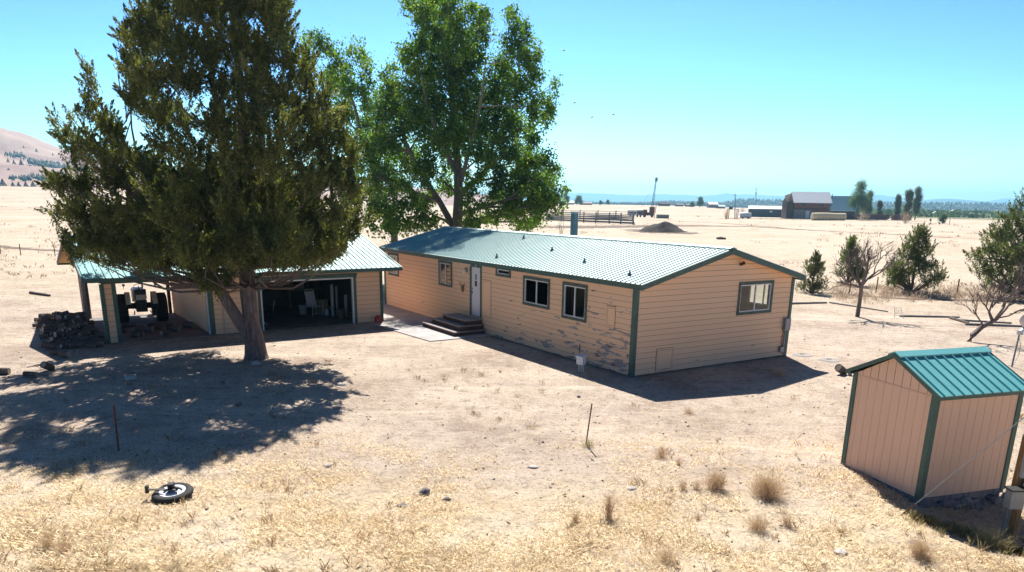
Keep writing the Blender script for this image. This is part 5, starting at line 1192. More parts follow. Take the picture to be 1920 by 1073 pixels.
for (p, rz, tl, s, lab, kd) in ((z1(325,840), .3, .25, .95, 'big pale log end at the left edge of the woodpile shade', 0), (z1(375,880), .1, 0, .8, 'short log touching the big log at the edge of the shade', 0), (z1(440,895), -.4, 0, .95, 'log pointing right at the lower edge of the woodpile shade', 0),
                            (z1(325,985), 1.3, .5, .85, 'lone pale topped log standing in the sun left of the juniper shadow', 0), (z1(22,1010), .2, 0, .85, 'dark log lying at the left edge of the photo', 0), (z1(210,1030), -.2, 0, .9, 'thin pale stick of wood on the sunlit ground at left', 1),
                            (z1(1268,700), -.3, 0, 1.1, 'single log on the carport slab near the garage wall', 0), (z1(970,735), 0, 0, 1.4, 'long pale log on the slab in front of the tractor', 1), (z1(870,700), .3, 0, 1.1, 'dark log on the slab beside the carport pier', 1), (z1(530,795), -.3, 0, .9, 'split log lying just off the front of the woodpile', 1),
                            (z7(345,1010), .5, .5, .95, 'pale topped cut stump beside the small shed', 0), (z7(405,1015), 1.2, .2, .5, 'small log leaning by the cut stump near the shed', 0)):
    c = G(*p); put_log((c.x, c.y, gzf(c.x, c.y)+.11*s*(1+tl)+(.02 if 800 < p[0]*3.577 < 1400 else 0)), rz, tl, s, lab, None, kd)
for i in range(120):
    u = random.uniform(-13.1, -11.3); v = random.uniform(.4, 7.2); lay = min(1, (u+13.3)/1.0)*min(1, (v)/1.2); zt = random.random()*.34*max(0, lay)
    if i % 7 == 0: v = random.uniform(-.6, .4); u = random.uniform(-12.6, -11.4); zt = .0
    p = GM @ Vector((u, v, 0)); put_log((p.x, p.y, gzf(p.x, p.y)+.10+zt), random.gauss(.6, .5), random.gauss(0, .18), random.uniform(.6,1.0), 'dark firewood log in the heap beside the carport pier', 'firewood logs heaped left of the carport', i % 2)
for i in range(14):
    p = GM @ Vector((random.uniform(-10.5,-8.0), random.uniform(.6,3.2), 0)); put_log((p.x, p.y, .11), random.gauss(.5,.6), 0, random.uniform(.6,.95), 'dark firewood log strewn on the carport slab', 'firewood logs strewn on the carport slab', i % 2)
# weathered poles lying right of the house, left log
def lying_pole(lab, a, b, r_, mat='grey_wood'):
    a = Vector(a); b = Vector(b); a.z = gzf(a.x, a.y)+r_*.6; b.z = gzf(b.x, b.y)+r_*.6; c = (a+b)/2
    t = MB(); pts = noisy_path(a-c, b-c, 6, .006); t.tube(pts, [r_, r_*.98, r_*.95, r_*.9, r_*.85, r_*.8, r_*.7], 8); o = t.build('fallen_pole', M[mat]); o.location = c; tag(o, lab, 'pole', None)
lying_pole('long grey pole on the ground starting behind the house end', G(*z7(-10,540)), G(*z7(250,532)), .07)
lying_pole('grey pole lying behind the bare round tree', G(*z7(270,530)), G(*z7(660,590)), .05)
lying_pole('long grey pole lying left of the leaning bare tree', G(*z7(740,622)), G(*z7(1140,628)), .06)
lying_pole('upper pale pole of the stack behind the leaning bare tree', G(*z7(1150,650)), G(*z7(1490,668)), .06)
lying_pole('lower pale pole of the stack behind the leaning bare tree', G(*z7(1180,678)), G(*z7(1560,690)), .07)
lying_pole('short dark timber propped on the pole stack near the leaning tree', G(*z7(1080,635)), G(*z7(1200,670)), .08, 'log_bark')
lying_pole('short dark log out on the open field at left', G(*z1(205,470)), G(*z1(335,488)), .09, 'log_bark')
# clear chair-like white frame right
c = G(*z7(735,628)); r = thing('wire_frame', 'small pale wire frame standing on the ground beyond the bare tree', 'wire frame', c)
t = MB()
for s in (-1, 1): t.tube([(s*.22,0,0),(s*.15-.15,.0,.55)], .015, 6)
t.build('upright', M['white_paint'], r); t = MB()
for k in range(4): t.tube([(-.2-.03*k,0,.1+.12*k),(.2-.09*k,0,.1+.12*k)], .01, 5)
t.build('rung', M['white_paint'], r)

# ------------------------------------------------------------------ dry bushes in the foreground
def bush(lab, c, h, w_, n, mat='weed', name='dry_bush', group=None):
    x, y = c[0], c[1]; z = gzf(x, y); n = int(n*1.2); tw = max(.0016, h*.006)
    a = rng.random(n)*2*np.pi; asym = 1+.35*np.cos(a-rng.random()*6.28); tl = rng.random(n)**.8*asym
    d = np.stack([np.cos(a)*tl*w_/2, np.sin(a)*tl*w_/2, h*(.35+.75*rng.random(n)**1.4)*(1-.3*np.minimum(tl,1))], 1)
    r0 = rng.normal(size=(n,3))*[.16*w_,.16*w_,0]; u_ = d/np.linalg.norm(d, axis=1)[:,None]; side = perp(u_)*tw
    mid = r0+d*.55+rng.normal(size=(n,3))*.05*h; tip = r0+d+rng.normal(size=(n,3))*.04*h; P_ = []
    P_.append(np.stack([r0-side, r0+side, mid+side*.8, mid-side*.8], 1)); P_.append(np.stack([mid-side*.8, mid+side*.8, tip+side*.3, tip-side*.3], 1))
    for q in range(4):
        st = mid+(tip-mid)*rng.random((n,1)); e = st+(u_+rng.normal(size=(n,3))*.75)*h*rng.uniform(.10,.26,(n,1)); sd_ = perp((e-st)/np.linalg.norm(e-st,axis=1)[:,None])*tw*.7
        P_.append(np.stack([st-sd_, st+sd_, e+sd_*.4, e-sd_*.4], 1))
    VV = np.concatenate(P_).reshape(-1,3); VV[:,2] = np.maximum(VV[:,2], .0)
    o = npmesh(name, VV, np.arange(len(VV)).reshape(-1,4), M[mat]); o.location = (x, y, z-.01); tag(o, lab, 'bush', group); return o
z56 = lambda x, y: (1200+x/2.667, 760+y/2.667)
for (p, h, w_, n, lab) in ((z56(630,462), .42, .62, 420, 'largest round dry brown bush in the foreground left of the shed'), (z56(375,425), .40, .42, 240, 'dry bush just left of the largest brown bush'), (z56(108,262), .28, .3, 120, 'dry bush farthest left and uphill of the foreground bushes'), (z56(195,300), .16, .2, 70, 'tiny dry tuft next to the farthest left dry bush'),
                        (z56(215,430), .22, .16, 70, 'thin upright dry weed left of the foreground bushes'), (z56(278,425), .2, .22, 80, 'low reddish weed between thin weed and dry bush'), (z56(590,630), .30, .42, 200, 'dry bush below the largest brown bush'), (z56(735,610), .26, .22, 100, 'slim dry weed right below the largest brown bush'),
                        (z56(1400,775), .32, .36, 220, 'grey dry bush in front of the shed shadow'), (z56(130,790), .22, .35, 160, 'low dry bush at the bottom edge of the photo'), (z56(288,578), .13, .14, 60, 'small dark seed weed in the lower grass'),
                        ((1140,975), .55, .16, 60, 'tall thin dry stalks in the centre foreground'), ((1078,983), .22, .18, 90, 'reddish dry tuft left of the tall thin stalks'), ((120,1030), .24, .36, 130, 'left of two brown tufts in the lower left corner'), ((88,1025), .28, .26, 110, 'right hand brown tuft of the lower left pair'), ((1290,775), .18, .3, 90, 'pale weed tuft near the house shadow'),
                        ((1860,1010), .38, .6, 260, 'green yellow weeds at the foot of the utility post'), ((1460,705), .28, .5, 200, 'pale grass clump at the base of the house end wall'), ((1130,975-140), .2, .3, 110, 'green tinged weed at the foot of the yard stake'), ((1445,645+52), .2, .3, 80, 'small weeds under the house end window')):
    if p == (120,1030): lab = 'right hand brown tuft of the lower left pair'
    elif p == (88,1025): lab = 'left hand brown tuft of the lower left pair'
    bush(lab, G(*((1102,838) if 'yard stake' in lab else p)), h, w_, n, 'weed_green' if 'green' in lab else 'weed')
def shade_weeds():
    n = 420; X = rng.normal(8.75, .6, n); Y = rng.normal(11.75, .38, n)-.25*(X-8.7); X2 = rng.uniform(7.2, 8.6, 260); Y2 = 12.55-(X2-7.2)*.55+rng.normal(size=260)*.12
    X = np.concatenate([X, X2]); Y = np.concatenate([Y, Y2]); k = 9; m_ = len(X)*k; bx = np.repeat(X, k)+rng.normal(size=m_)*.025; by = np.repeat(Y, k)+rng.normal(size=m_)*.025; bz = gz(bx, by)
    h = np.repeat(rng.uniform(.06,.22,len(X)), k)*rng.uniform(.5,1.1,m_); a = rng.random(m_)*6.28; d = np.stack([np.cos(a)*h*.4, np.sin(a)*h*.4, h], 1); sd_ = np.stack([-np.sin(a), np.cos(a), 0*a], 1)*.003
    r0 = np.stack([bx, by, bz-.005], 1); V = np.stack([r0-sd_, r0+sd_, r0+d*[.5,.5,.65]+sd_, r0+d, r0+d*[.5,.5,.65]-sd_], 1).reshape(-1,3)
    tag(npmesh('shade_weeds', V, np.arange(len(V)).reshape(-1,5), M['weed_green']), 'yellow green weeds growing in the shadow of the small shed', 'weeds', None, 'stuff')
shade_weeds()
# sage band & field weeds (stuff)
def sage_band():
    VV = []
    for i in range(360):
        u = random.uniform(1560, 2050); v = random.gauss(556+ (u-1700)*.012, 6)
        if random.random() < .35: v = random.gauss(542, 5); 
        c = G(u, v); n = 30; s = random.uniform(.2,.42); z = gzf(c.x, c.y)
        cen = np.array([c.x, c.y, z])+rng.normal(size=(n,3))*[s*.6,s*.6,s*.25]+[0,0,s*.45]; ax = vecs(n); ax[:,2] = abs(ax[:,2])+.6; ax /= np.linalg.norm(ax,axis=1)[:,None]
        VV.append(quads(cen, ax, perp(ax), rng.uniform(.08,.16,n), rng.uniform(.006,.02,n))[0])
    V = np.concatenate(VV); tag(npmesh('sagebrush', V, np.arange(len(V)).reshape(-1,4), M['sage']), 'band of grey brown sagebrush across the field behind the shed', 'brush', None, 'stuff')
    VV = []
    for i in range(1500):
        Y = 38*math.exp(random.random()*2.3); u = random.uniform(-60, 2000); x = at(u, 400, Y).x
        if vnoise(x, Y, 14, 9) < .55: continue
        if Y < 62 and -16 < x < 8: continue
        n = 12; s = random.uniform(.12,.35)*(1+Y/200); cen = np.array([x, Y, gzf(x, Y)])+rng.normal(size=(n,3))*[s,s,s*.2]+[0,0,s*.3]; ax = vecs(n); ax[:,2] = abs(ax[:,2])+.5; ax /= np.linalg.norm(ax,axis=1)[:,None]
        VV.append(quads(cen, ax, perp(ax), rng.uniform(.3,.6,n)*s, rng.uniform(.06,.15,n)*s)[0])
    V = np.concatenate(VV); tag(npmesh('field_weeds', V, np.arange(len(V)).reshape(-1,4), M['sage']), 'scattered low brown weeds over the pale fields', 'weeds', None, 'stuff')
sage_band()
# ------------------------------------------------------------------ dry grass near the camera (stuff)
def grass():
    n = 170000
    Y = 8.3*np.exp(rng.random(n)*1.75); X = (rng.random(n)*2-1)*(Y*.80+1.0)
    # keep off buildings and slab
    def inside(M_, x0, x1, y0, y1):
        Mi = np.array(M_.inverted()); lx = Mi[0,0]*X+Mi[0,1]*Y+Mi[0,3]; ly = Mi[1,0]*X+Mi[1,1]*Y+Mi[1,3]; return (lx > x0) & (lx < x1) & (ly > y0) & (ly < y1)
    SM = Matrix.Translation((7.745,13.337,0)) @ Matrix.Rotation(.315, 4, 'Z')
    bad = inside(HM, -19.9, .05, -.05, 7.5) | inside(HM, -19.9, -8.6, -3.0, 0) | inside(GM, -13.0, .05, -.05, 7.2) | inside(SM, -.02, 2.1, -.02, 2.1)
    den = vnoise(X, Y, 1.3, 1)*.5+vnoise(X, Y, .45, 2)*.3+vnoise(X, Y, 4.5, 4)*.35
    keep = ~bad & (rng.random(n) < np.clip((den-.36)*1.5, .05, .6)*np.where(Y < 17, 1, .55))
    X = X[keep]; Y = Y[keep]; den = den[keep]; n = len(X)
    k = 7; idx = np.repeat(np.arange(n), k); m_ = len(idx)
    near = np.clip((18-Y)/7, 0, 1); hh = (.035+.085*near*np.clip(den*1.5-.2, .1, 1.2))
    fl = sst(.56,.78, vnoise(X, Y, 1.1, 21)*.6+vnoise(X, Y, 3.1, 22)*.4)*sst(15.5, 11, Y)
    hh = hh*(1+.8*fl); h = hh[idx]*rng.uniform(.4,1.15,m_)*.8; sc = .05+.03*near[idx]
    bx = X[idx]+rng.normal(size=m_)*sc; by = Y[idx]+rng.normal(size=m_)*sc; bz = gz(bx, by)
    a = rng.random(m_)*2*np.pi; lean = rng.uniform(.35,1.8,m_)*h; w_ = rng.uniform(.0013,.0032,m_)*(1+Y[idx]/22)
    root = np.stack([bx, by, bz-.005], 1); d = np.stack([np.cos(a)*lean, np.sin(a)*lean, h], 1); s = np.stack([-np.sin(a), np.cos(a), np.zeros(m_)], 1)*w_[:,None]
    mid = root+d*[.45,.45,.62]; tip = root+d
    V = np.stack([root-s, root+s, mid+s*.8, tip, mid-s*.8], 1).reshape(-1,3); F = np.arange(len(V)).reshape(-1,5)
    tag(npmesh('dry_grass', V, F, M['grass']), 'short dry golden grass and stubble covering the yard', 'grass', None, 'stuff')
    print('grass blades', m_)
grass()
def tufts():
    n = 520; Y = 9*np.exp(rng.random(n)*1.05); X = (rng.random(n)*2-1)*Y*.78; keep = (vnoise(X, Y, 2.3, 31) > .45) & ~((X > 7) & (X < 10.2) & (Y > 11.5) & (Y < 16)); X = X[keep]; Y = Y[keep]; n = len(X)
    k = rng.integers(6, 26, n); idx = np.repeat(np.arange(n), k); m_ = len(idx); sc = rng.uniform(.02,.09,n)[idx]; bx = X[idx]+rng.normal(size=m_)*sc; by = Y[idx]+rng.normal(size=m_)*sc
    h = (rng.uniform(.04,.17,n)[idx])*rng.uniform(.5,1.2,m_); a = rng.random(m_)*6.28; ln = rng.uniform(.1,.9,m_)*h; d = np.stack([np.cos(a)*ln, np.sin(a)*ln, h], 1); sd_ = np.stack([-np.sin(a), np.cos(a), 0*a], 1)*rng.uniform(.001,.0025,m_)[:,None]
    r0 = np.stack([bx, by, gz(bx, by)-.005], 1); V = np.stack([r0-sd_, r0+sd_, r0+d*[.4,.4,.6]+sd_, r0+d, r0+d*[.4,.4,.6]-sd_], 1).reshape(-1,3)
    tag(npmesh('weed_stalks', V, np.arange(len(V)).reshape(-1,5), M['weed']), 'thin brown dead stalks scattered through the dry grass', 'weeds', None, 'stuff')
tufts()
def litter():
    V = []; F = []; off = 0
    VV = []
    n = 2600; Y = 9*np.exp(rng.random(n)*1.5); X = (rng.random(n)*2-1)*Y*.75; keep = (vnoise(X, Y, 2.5, 8) > .42); X = X[keep]; Y = Y[keep]
    M0 = np.array(HM.inverted()); lx = M0[0,0]*X+M0[0,1]*Y+M0[0,3]; ly = M0[1,0]*X+M0[1,1]*Y+M0[1,3]; ok = ~((lx > -20) & (lx < 0) & (ly > -2.9) & (ly < 7.5)); X = X[ok]; Y = Y[ok]
    P = np.stack([X, Y, gz(X, Y)+.008], 1); n = len(P); k = 4; cen = np.repeat(P, k, 0)+rng.normal(size=(n*k,3))*[.012,.012,.004]; ax = vecs(n*k); s = np.repeat(.005+.022*rng.random(n)**3, k)
    V, F = quads(cen, ax, perp(ax), s, s*.8); tag(npmesh('ground_litter', V, F, M['log_bark']), 'small dark bits of bark and cones strewn over the yard', 'litter', None, 'stuff')
    n = 420; Y = 9*np.exp(rng.random(n)*1.6); X = (rng.random(n)*2-1)*Y*.75; P = np.stack([X, Y, gz(X, Y)+.005], 1); k = 5
    cen = np.repeat(P, k, 0)+rng.normal(size=(n*k,3))*[.015,.015,.004]; ax = vecs(n*k); s = np.repeat(rng.uniform(.012,.03,n), k); V, F = quads(cen, ax, perp(ax), s, s*.8); tag(npmesh('pebbles', V, F, M['pale_rock']), 'pale pebbles scattered over the yard', 'pebbles', None, 'stuff')
litter()

# ------------------------------------------------------------------ the far farmyard
def gable_box(root, x0, x1, y0, y1, z1, zr, wall, roof, ov=.4, name='wall', axis='x'):
    w_ = MB(); w_.box(x0, x1, y0, y1, 0, z1); ym = (y0+y1)/2
    if axis == 'x':
        for x in (x0, x1): w_.face([(x,y0,z1),(x,y1,z1),(x,ym,zr)])
    w_.build('wall', wall, root)
    r_ = MB(); th = .12
    for ya, s in ((y0-ov, 1), (y1+ov, -1)):
        zo = z1-ov*(zr-z1)/((y1-y0)/2); r_.face([(x0-ov,ya,zo+.1),(x1+ov,ya,zo+.1),(x1+ov,ym,zr+.1),(x0-ov,ym,zr+.1)]); r_.face([(x0-ov,ya,zo-.02),(x0-ov,ym,zr-.02),(x1+ov,ym,zr-.02),(x1+ov,ya,zo-.02)])
        r_.face([(x0-ov,ya,zo-.02),(x1+ov,ya,zo-.02),(x1+ov,ya,zo+.1),(x0-ov,ya,zo+.1)])
        for x in (x0-ov, x1+ov): r_.face([(x,ya,zo-.02),(x,ya,zo+.1),(x,ym,zr+.1),(x,ym,zr-.02)])
    r_.build('roof', roof, root)
def barn():
    a = G(*z6(190,362)); rz = R(-4); Y = a.y; s = Y/1475/4    # metres per zoomed pixel
    r = thing('barn', 'old dark two storey barn with pale tin roof and lean-to', 'barn', (a.x, a.y, gzf(a.x, a.y)), rz)
    L = (445-190)*s; H1 = (362-232)*s; HR = (362-165)*s
    gable_box(r, 0, L, 0, 9.5, H1, HR, M['barn_red'], M['tin_white'], .9)
    w_ = MB(); w_.box(-.02, L*.5, -.06, -.02, 0, H1*.52); w_.build('lower_boards', M['barn_grey'], r)
    for x in (.2, .72):
        w_ = MB(); w_.box(L*x, L*x+1.8, -.08, -.01, H1*.72, H1*.98); wo_ = w_.build('window', M['black'], r); w_ = MB(); w_.box(L*x-.1, L*x, -.1, -.02, H1*.7, H1); w_.box(L*x+1.8, L*x+1.9, -.1, -.02, H1*.7, H1); w_.build('frame', M['barn_grey'], wo_)
    w_ = MB(); w_.box(L*.34, L*.34+1.6, -.12, -.065, .3, H1*.45); w_.build('door', M['white_paint'], r)
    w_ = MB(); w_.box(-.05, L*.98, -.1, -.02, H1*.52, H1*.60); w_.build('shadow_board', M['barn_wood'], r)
    # low dark wing at the left
    w_ = MB(); w_.box(-3.4, -.04, .6, 9, 0, H1*.95); w_.face([(-3.4,.6,H1*.95),(-3.4,9,H1*.95),(-3.4,4.8,H1*1.25)]); w_.build('wing', M['barn_wood'], r)
    w_ = MB(); w_.box(-3.9, -.05, .1, 9.4, H1*.95+.02, H1*.95+.22); w_.face([(-3.9,.1,H1),(-.05,.1,H1),(-.05,4.8,HR*.97),(-3.9,4.8,H1*1.3)]); w_.build('wing_roof', M['barn_wood'], r)
    # right extension with steep blue patched roof
    w_ = MB(); w_.box(L+.04, L+12.0, .5, 9, 0, (362-300)*s); w_.build('wing', M['barn_wood'], r)
    z0 = (362-296)*s; z2 = (362-190)*s; w_ = MB(); w_.face([(L+.6,-.6,z0),(L+12.3,-.6,z0),(L+12.3,5,z2),(L+.6,5,z2)]); w_.face([(L+.6,5,z2),(L+12.3,5,z2),(L+12.3,10,z0),(L+.6,10,z0)]); w_.box(L+.6,L+12.3,-.7,-.6,z0-.25,z0); w_.build('wing_roof', M['tin_blue'], r)
    w_ = MB(); w_.tube([(L+1.0,1.2,z0),(L+1.0,1.2,z2+.8)], .16, 8); w_.build('stove_pipe', M['black'], r)
    # round bales
    p0 = G(*z6(330,374)); p1 = G(*z6(570,374)); proto = None
    for i in range(9):
        t = (i+.5)/9; c = p0.lerp(p1, t); w2 = (p1-p0).length/9
        if proto is None:
            mb = MB(); mb.tube([(-w2*.46,0,0),(-w2*.37,0,0),(w2*.37,0,0),(w2*.46,0,0)], [1.15,1.6,1.6,1.15], 18); proto = o = mb.build('hay_bale', M['hay'])
        else: o = proto.copy(); C.objects.link(o)
        o.location = (c.x, c.y, gzf(c.x, c.y)+1.55); o.scale = (1, 1, 1+.06*math.sin(i*7)); tag(o, ('leftmost','second','third','fourth','middle','sixth','seventh','eighth','rightmost')[i]+' cream wrapped bale from the left in the row of nine before the dark barn', 'hay bale', 'row of wrapped bales before the barn')
    # blue tin tub and green bit
barn()
def farm():
    s_ = lambda p: p.y/1475
    a = G(*z5(1595,362)); a2 = G(*z5(1750,362)); w_ = (a2-a).length; k = a.y/1475/4.174
    r = thing('storage_shed', 'dark slate shed with white roof left of the barn', 'shed', (a.x, a.y, gzf(a.x,a.y)), R(-20)); h = (360-297)*k
    gable_box(r, 0, w_*.95, 0, 6, h, h+1.4, M['navy'], M['white_paint'], .3); m_ = MB(); m_.box(w_*.55,w_*.62,-.06,-.01,h*.6,h*.75); m_.build('window', M['white_paint'], r)
    # tank trailer
    a = G(*z5(1530,376)); r = thing('livestock_trailer', 'small pale box trailer parked in front of the dark slate shed', 'trailer', (a.x,a.y,gzf(a.x,a.y)), R(-8))
    m_ = MB(); m_.tube([(0,0,1.5),(.25,0,1.5),(4.6,0,1.5),(4.9,0,1.5)], [.8,1.15,1.15,.8], 16); m_.build('body', M['white_paint'], r, True)
    for x in (1.2, 3.6): m_ = MB(); m_.tube([(x,-1.0,.4),(x,-.75,.4)], .4, 14); m_.build('wheel', M['rubber'], r)
    m_ = MB(); m_.box(.1,4.8,-.9,.9,.35,.6); m_.build('chassis', M['black'], r)
    # pale stock trailers by the corral
    for (x0, x1, lab) in ((652,705,'left pale trailer parked at the corral end'), (706,758,'right pale trailer parked at the corral end')):
        a = G(*z5(x0, 364)); b = G(*z5(x1, 364)); L = (b-a).length; r = thing('stock_trailer', lab, 'trailer', (a.x,a.y,gzf(a.x,a.y)), R(-5))
        m_ = MB(); m_.box(0,L*.9,0,2.2,.7,2.9); m_.build('body', M['white_paint'] if x0 < 700 else M['galv'], r); m_ = MB(); m_.box(.3,L*.85,-.04,-.01,1.5,2.2); m_.build('side_slot', M['navy'], r)
        for x in (L*.3, L*.6): m_ = MB(); m_.tube([(x,-.1,.42),(x,.2,.42)], .42, 14); m_.build('wheel', M['rubber'], r)
    # drilling machine with leaning mast
    a = G(*z5(770,366)); r = thing('derrick_rig', 'rusty rig with tall leaning lattice mast beside the corral', 'rig', (a.x,a.y,gzf(a.x,a.y))); k = a.y/1475/4.174
    m_ = MB(); m_.box(0,5.0,0,2.6,.8,2.1); m_.box(3.2,5.2,.2,2.4,2.1,4.4); m_.box(.6,2.0,.3,2.2,2.1,3.2); m_.build('body', M['rust'], r)
    for x in (.9, 4.1): m_ = MB(); m_.tube([(x,-.1,.6),(x,.3,.6)], .6, 14); m_.build('wheel', M['rubber'], r)
    b0 = Vector((4.0,1,2)); tp = at(*z5(884,58), a.y)-Vector((a.x,a.y,0)); tp.y = 1
    m_ = MB()
    for dx in (-.25,.25):
        m_.tube([b0+Vector((dx*1.6,0,0)), tp+Vector((dx*.6,0,0))], .10, 5); m_.tube([b0+Vector((dx*1.6,.5,0)), tp+Vector((dx*.6,.4,0))], .08, 5)
    for j in range(14):
        t = j/14; q = b0.lerp(tp, t); q2 = b0.lerp(tp, (j+1)/14); e = .4*(1-t)+.16*t; m_.tube([q+Vector((-e,0,0)), q2+Vector((e,0,0))], .05, 4); 
    m_.build('mast', M['flue'], r); m_ = MB(); m_.box(tp.x-.5,tp.x+.5,tp.y-.3,tp.y+.5,tp.z-1.4,tp.z+.2); m_.build('mast_head', M['flue'], r)
    m_ = MB(); m_.tube([tp*.97, (-.5,1,4.0)], .03, 4); m_.tube([b0.lerp(tp,.5),(6,1,1.5)], .03, 4); m_.build('stay_cable', M['flue'], r)
    m_ = MB(); m_.tube([(5.3,1,0),(6.0,1,6.0)], .12, 5); m_.build('brace', M['rust'], r)
    a = G(*z5(880,374)); r = thing('feed_trough', 'dark rectangular trough right of the rusty rig', 'trough', (a.x,a.y,gzf(a.x,a.y)), R(-6)); m_ = MB(); m_.box(0,5.0,0,.1,0,1.5); m_.box(0,5.0,2,2.1,0,1.5); m_.box(0,.1,.1,2,0,1.5); m_.box(4.9,5.0,.1,2,0,1.5); m_.build('side', M['grey_wood'], r); m_ = MB(); m_.box(.1,4.9,.1,2,.9,1.0); m_.build('bed', M['dirt'], r)
    # corral
    r = thing('corral_fence', 'long grey wooden rail corral beyond the house roof', 'fence', G(*z5(100,398)))
    O = Vector(r.location); pts = [G(*z5(x, y)) for x, y in ((20,392),(135,396),(310,404),(405,409),(510,412),(600,417),(697,421))]; back = [G(*z5(x, y)) for x, y in ((697,419),(690,398),(560,386),(420,383),(280,382),(150,380),(20,380))]
    Hf = 2.7
    for grp, st, hh in ((pts, 1, Hf), (back, 1, 2.9)):
        for i, p in enumerate(grp): m_ = MB(); q = p-O; m_.box(q.x-.16,q.x+.16,q.y-.16,q.y+.16,-.2,hh+.3); m_.build('post', M['grey_wood'], r)
        for i in range(len(grp)-1):
            for z, hb in ((.35,.5),(1.0,.42),(1.6,.25),(2.1,.2),(hh-.05,.14)):
                m_ = MB(); a = grp[i]-O; b = grp[i+1]-O; a = a+Vector((0,-.2,z)); b = b+Vector((0,-.2,z)); m_.beam(a, b, .08, hb); m_.build('rail', M['grey_wood'], r)
    # dirt heap
    c = G(1243, 437); n = 34; V = []; F = []; Rr = 4.1
    for j in range(n):
        for i in range(n):
            x = (i/(n-1)-.5)*2; y = (j/(n-1)-.5)*2; d = math.hypot(x, y)
            h = 2.2*max(0, 1-d**1.25*1.02)*(.75+.5*float(vnoise(x*Rr, y*Rr, 1.6, 3)))+.5*max(0, 1-((x-.3)**2+y*y)*6)
            V.append((x*Rr*1.2, y*Rr, h-.05+random.uniform(-.06,.06)))
    for j in range(n-1):
        for i in range(n-1): F.append((j*n+i, j*n+i+1, (j+1)*n+i+1, (j+1)*n+i))
    o = npmesh('dirt_heap', V, F, M['dirt']); o.location = (c.x, c.y+1, gzf(c.x, c.y)); tag(o, 'dark brown heap of dirt standing alone in the field', 'dirt heap')
    c = G(*z5(1385,538)); rock('dirt_clod', 'small dark clod pile in the field right of the heap', c, .9, M['dirt'], 'clods', sq=.35)
    # equipment left of barn
    a = G(*z5(1770,360)); r = thing('farm_machine', 'low dark wheeled machine beside the left end of the barn', 'machine', (a.x,a.y,gzf(a.x,a.y)))
    m_ = MB(); m_.box(0,7,0,2,.9,1.3); m_.box(5.8,7.6,0,2,1.3,2.3); m_.beam((-2.2,1,.5),(0,1,1.1),.2,.2); m_.build('frame', M['dark_red'], r); m_ = MB(); m_.tube([(2.3,1,1.3),(2.3,1,3.4)], .12, 8); m_.build('stack', M['black'], r)
    for x in (1.0, 4.2, 6.6): m_ = MB(); m_.tube([(x,-.2,.65),(x,.1,.65)], .65, 14); m_.build('wheel', M['rubber'], r)
    # hay rack
    a = G(*z5(1443,378)); r = thing('loading_rack', 'weathered wooden rack standing left of the small pale trailer', 'rack', (a.x,a.y,gzf(a.x,a.y)))
    for x in (0, 3.9):
        for y in (0, 2): m_ = MB(); m_.box(x-.12,x+.12,y-.12,y+.12,0,3.9); m_.build('leg', M['grey_wood'], r)
    m_ = MB(); m_.box(-.3,4.2,-.3,2.3,3.9,4.1); m_.build('top', M['grey_wood'], r); m_ = MB(); m_.box(.2,1.6,.4,1.6,4.1,5.0); m_.build('crate', M['navy'], r)
    a = G(*z5(1425,380)); bush('thin dead shrub left of the weathered wooden rack', a, 4., 1.2, 60, 'weed', 'dead_shrub')
    # dark red steel box with slanted gap
    a = G(*z6(650,370)); b = G(*z6(805,368)); L = (b-a).length; r = thing('truck_bed', 'dark red steel box between the two groups of trees right of the barn', 'steel box', (a.x,a.y,gzf(a.x,a.y)), R(-2))
    m_ = MB(); m_.box(0,L*.55,0,2.4,.2,2.6); m_.box(L*.66,L*.97,0,2.4,.2,2.5); m_.build('box', M['dark_red'], r); m_ = MB(); m_.beam((L*.55,0,.6),(L*.7,0,2.3),.2,.5); m_.build('chute', M['dark_red'], r)
    # power poles
    for p, top, lab in (((z5(1494,380)), z5(1496,178), 'power pole beside the weathered rack'), (z5(1655,330), z5(1661,130), 'tallest power pole rising behind the dark slate shed'), (z6(1362,408), z6(1374,250), 'lone grey pole in the field right of the poplars')):
        if lab.startswith('tall'): a = at(p[0], p[1], 470); a.z = gzf(a.x, a.y)
        else: a = G(*p)
        t = at(top[0], top[1], a.y)-Vector((a.x,a.y,0)); r = thing('power_pole', lab, 'power pole', (a.x,a.y,gzf(a.x,a.y))); m_ = MB(); m_.tube([(0,0,-.2),(t.x,0,t.z-gzf(a.x,a.y))], [.22,.14] if 'lone' not in lab else [.10,.07], 6); m_.build('post', M['flue'], r)
        m_ = MB(); m_.beam((t.x-.9,0,t.z*.93),(t.x+.9,0,t.z*.93),.12,.12); m_.build('crossarm', M['flue'], r)
        if lab.startswith('tall'): m_ = MB(); m_.tube([(t.x+.1,-.4,t.z*.74),(t.x+.1,-.4,t.z*.82)], .4, 8); m_.build('transformer', M['galv'], r)
    # far buildings on the skyline
    Yf = 775
    for x0, x1, yb, yt, wl, rfm, lab in ((905,985,280,250,'barn_wood','barn_wood','tiny dark gabled barn on the skyline right of the mast'), (1290,1362,286,246,'barn_grey','white_paint','tiny white roofed house on the skyline near the round tree'), (1040,1090,280,268,'barn_wood','barn_grey','low dark outbuilding on the skyline left of the round tree'), (1118,1180,280,264,'dark_red','barn_grey','low reddish outbuilding on the skyline at the round tree'),
                                    (160,236,264,238,'white_paint','galv','low white building on the skyline beside the cottonwoods'), (292,376,266,248,'dark_red','dark_red','long dark brown shed on the skyline beyond the corral'), (1362,1420,284,270,'barn_grey','galv','low grey shed on the skyline by the white roofed house')):
        a = at(*z5(x0, yb), Yf); b = at(*z5(x1, yb), Yf); t = at(*z5(x0, yt), Yf); g = gzf(a.x, a.y); r = thing('far_building', lab, 'building', (a.x, a.y, g)); h = max(2.5, t.z-g); gable_box(r, 0, b.x-a.x, 0, 9, h*.6, h, M[wl], M[rfm], .4)
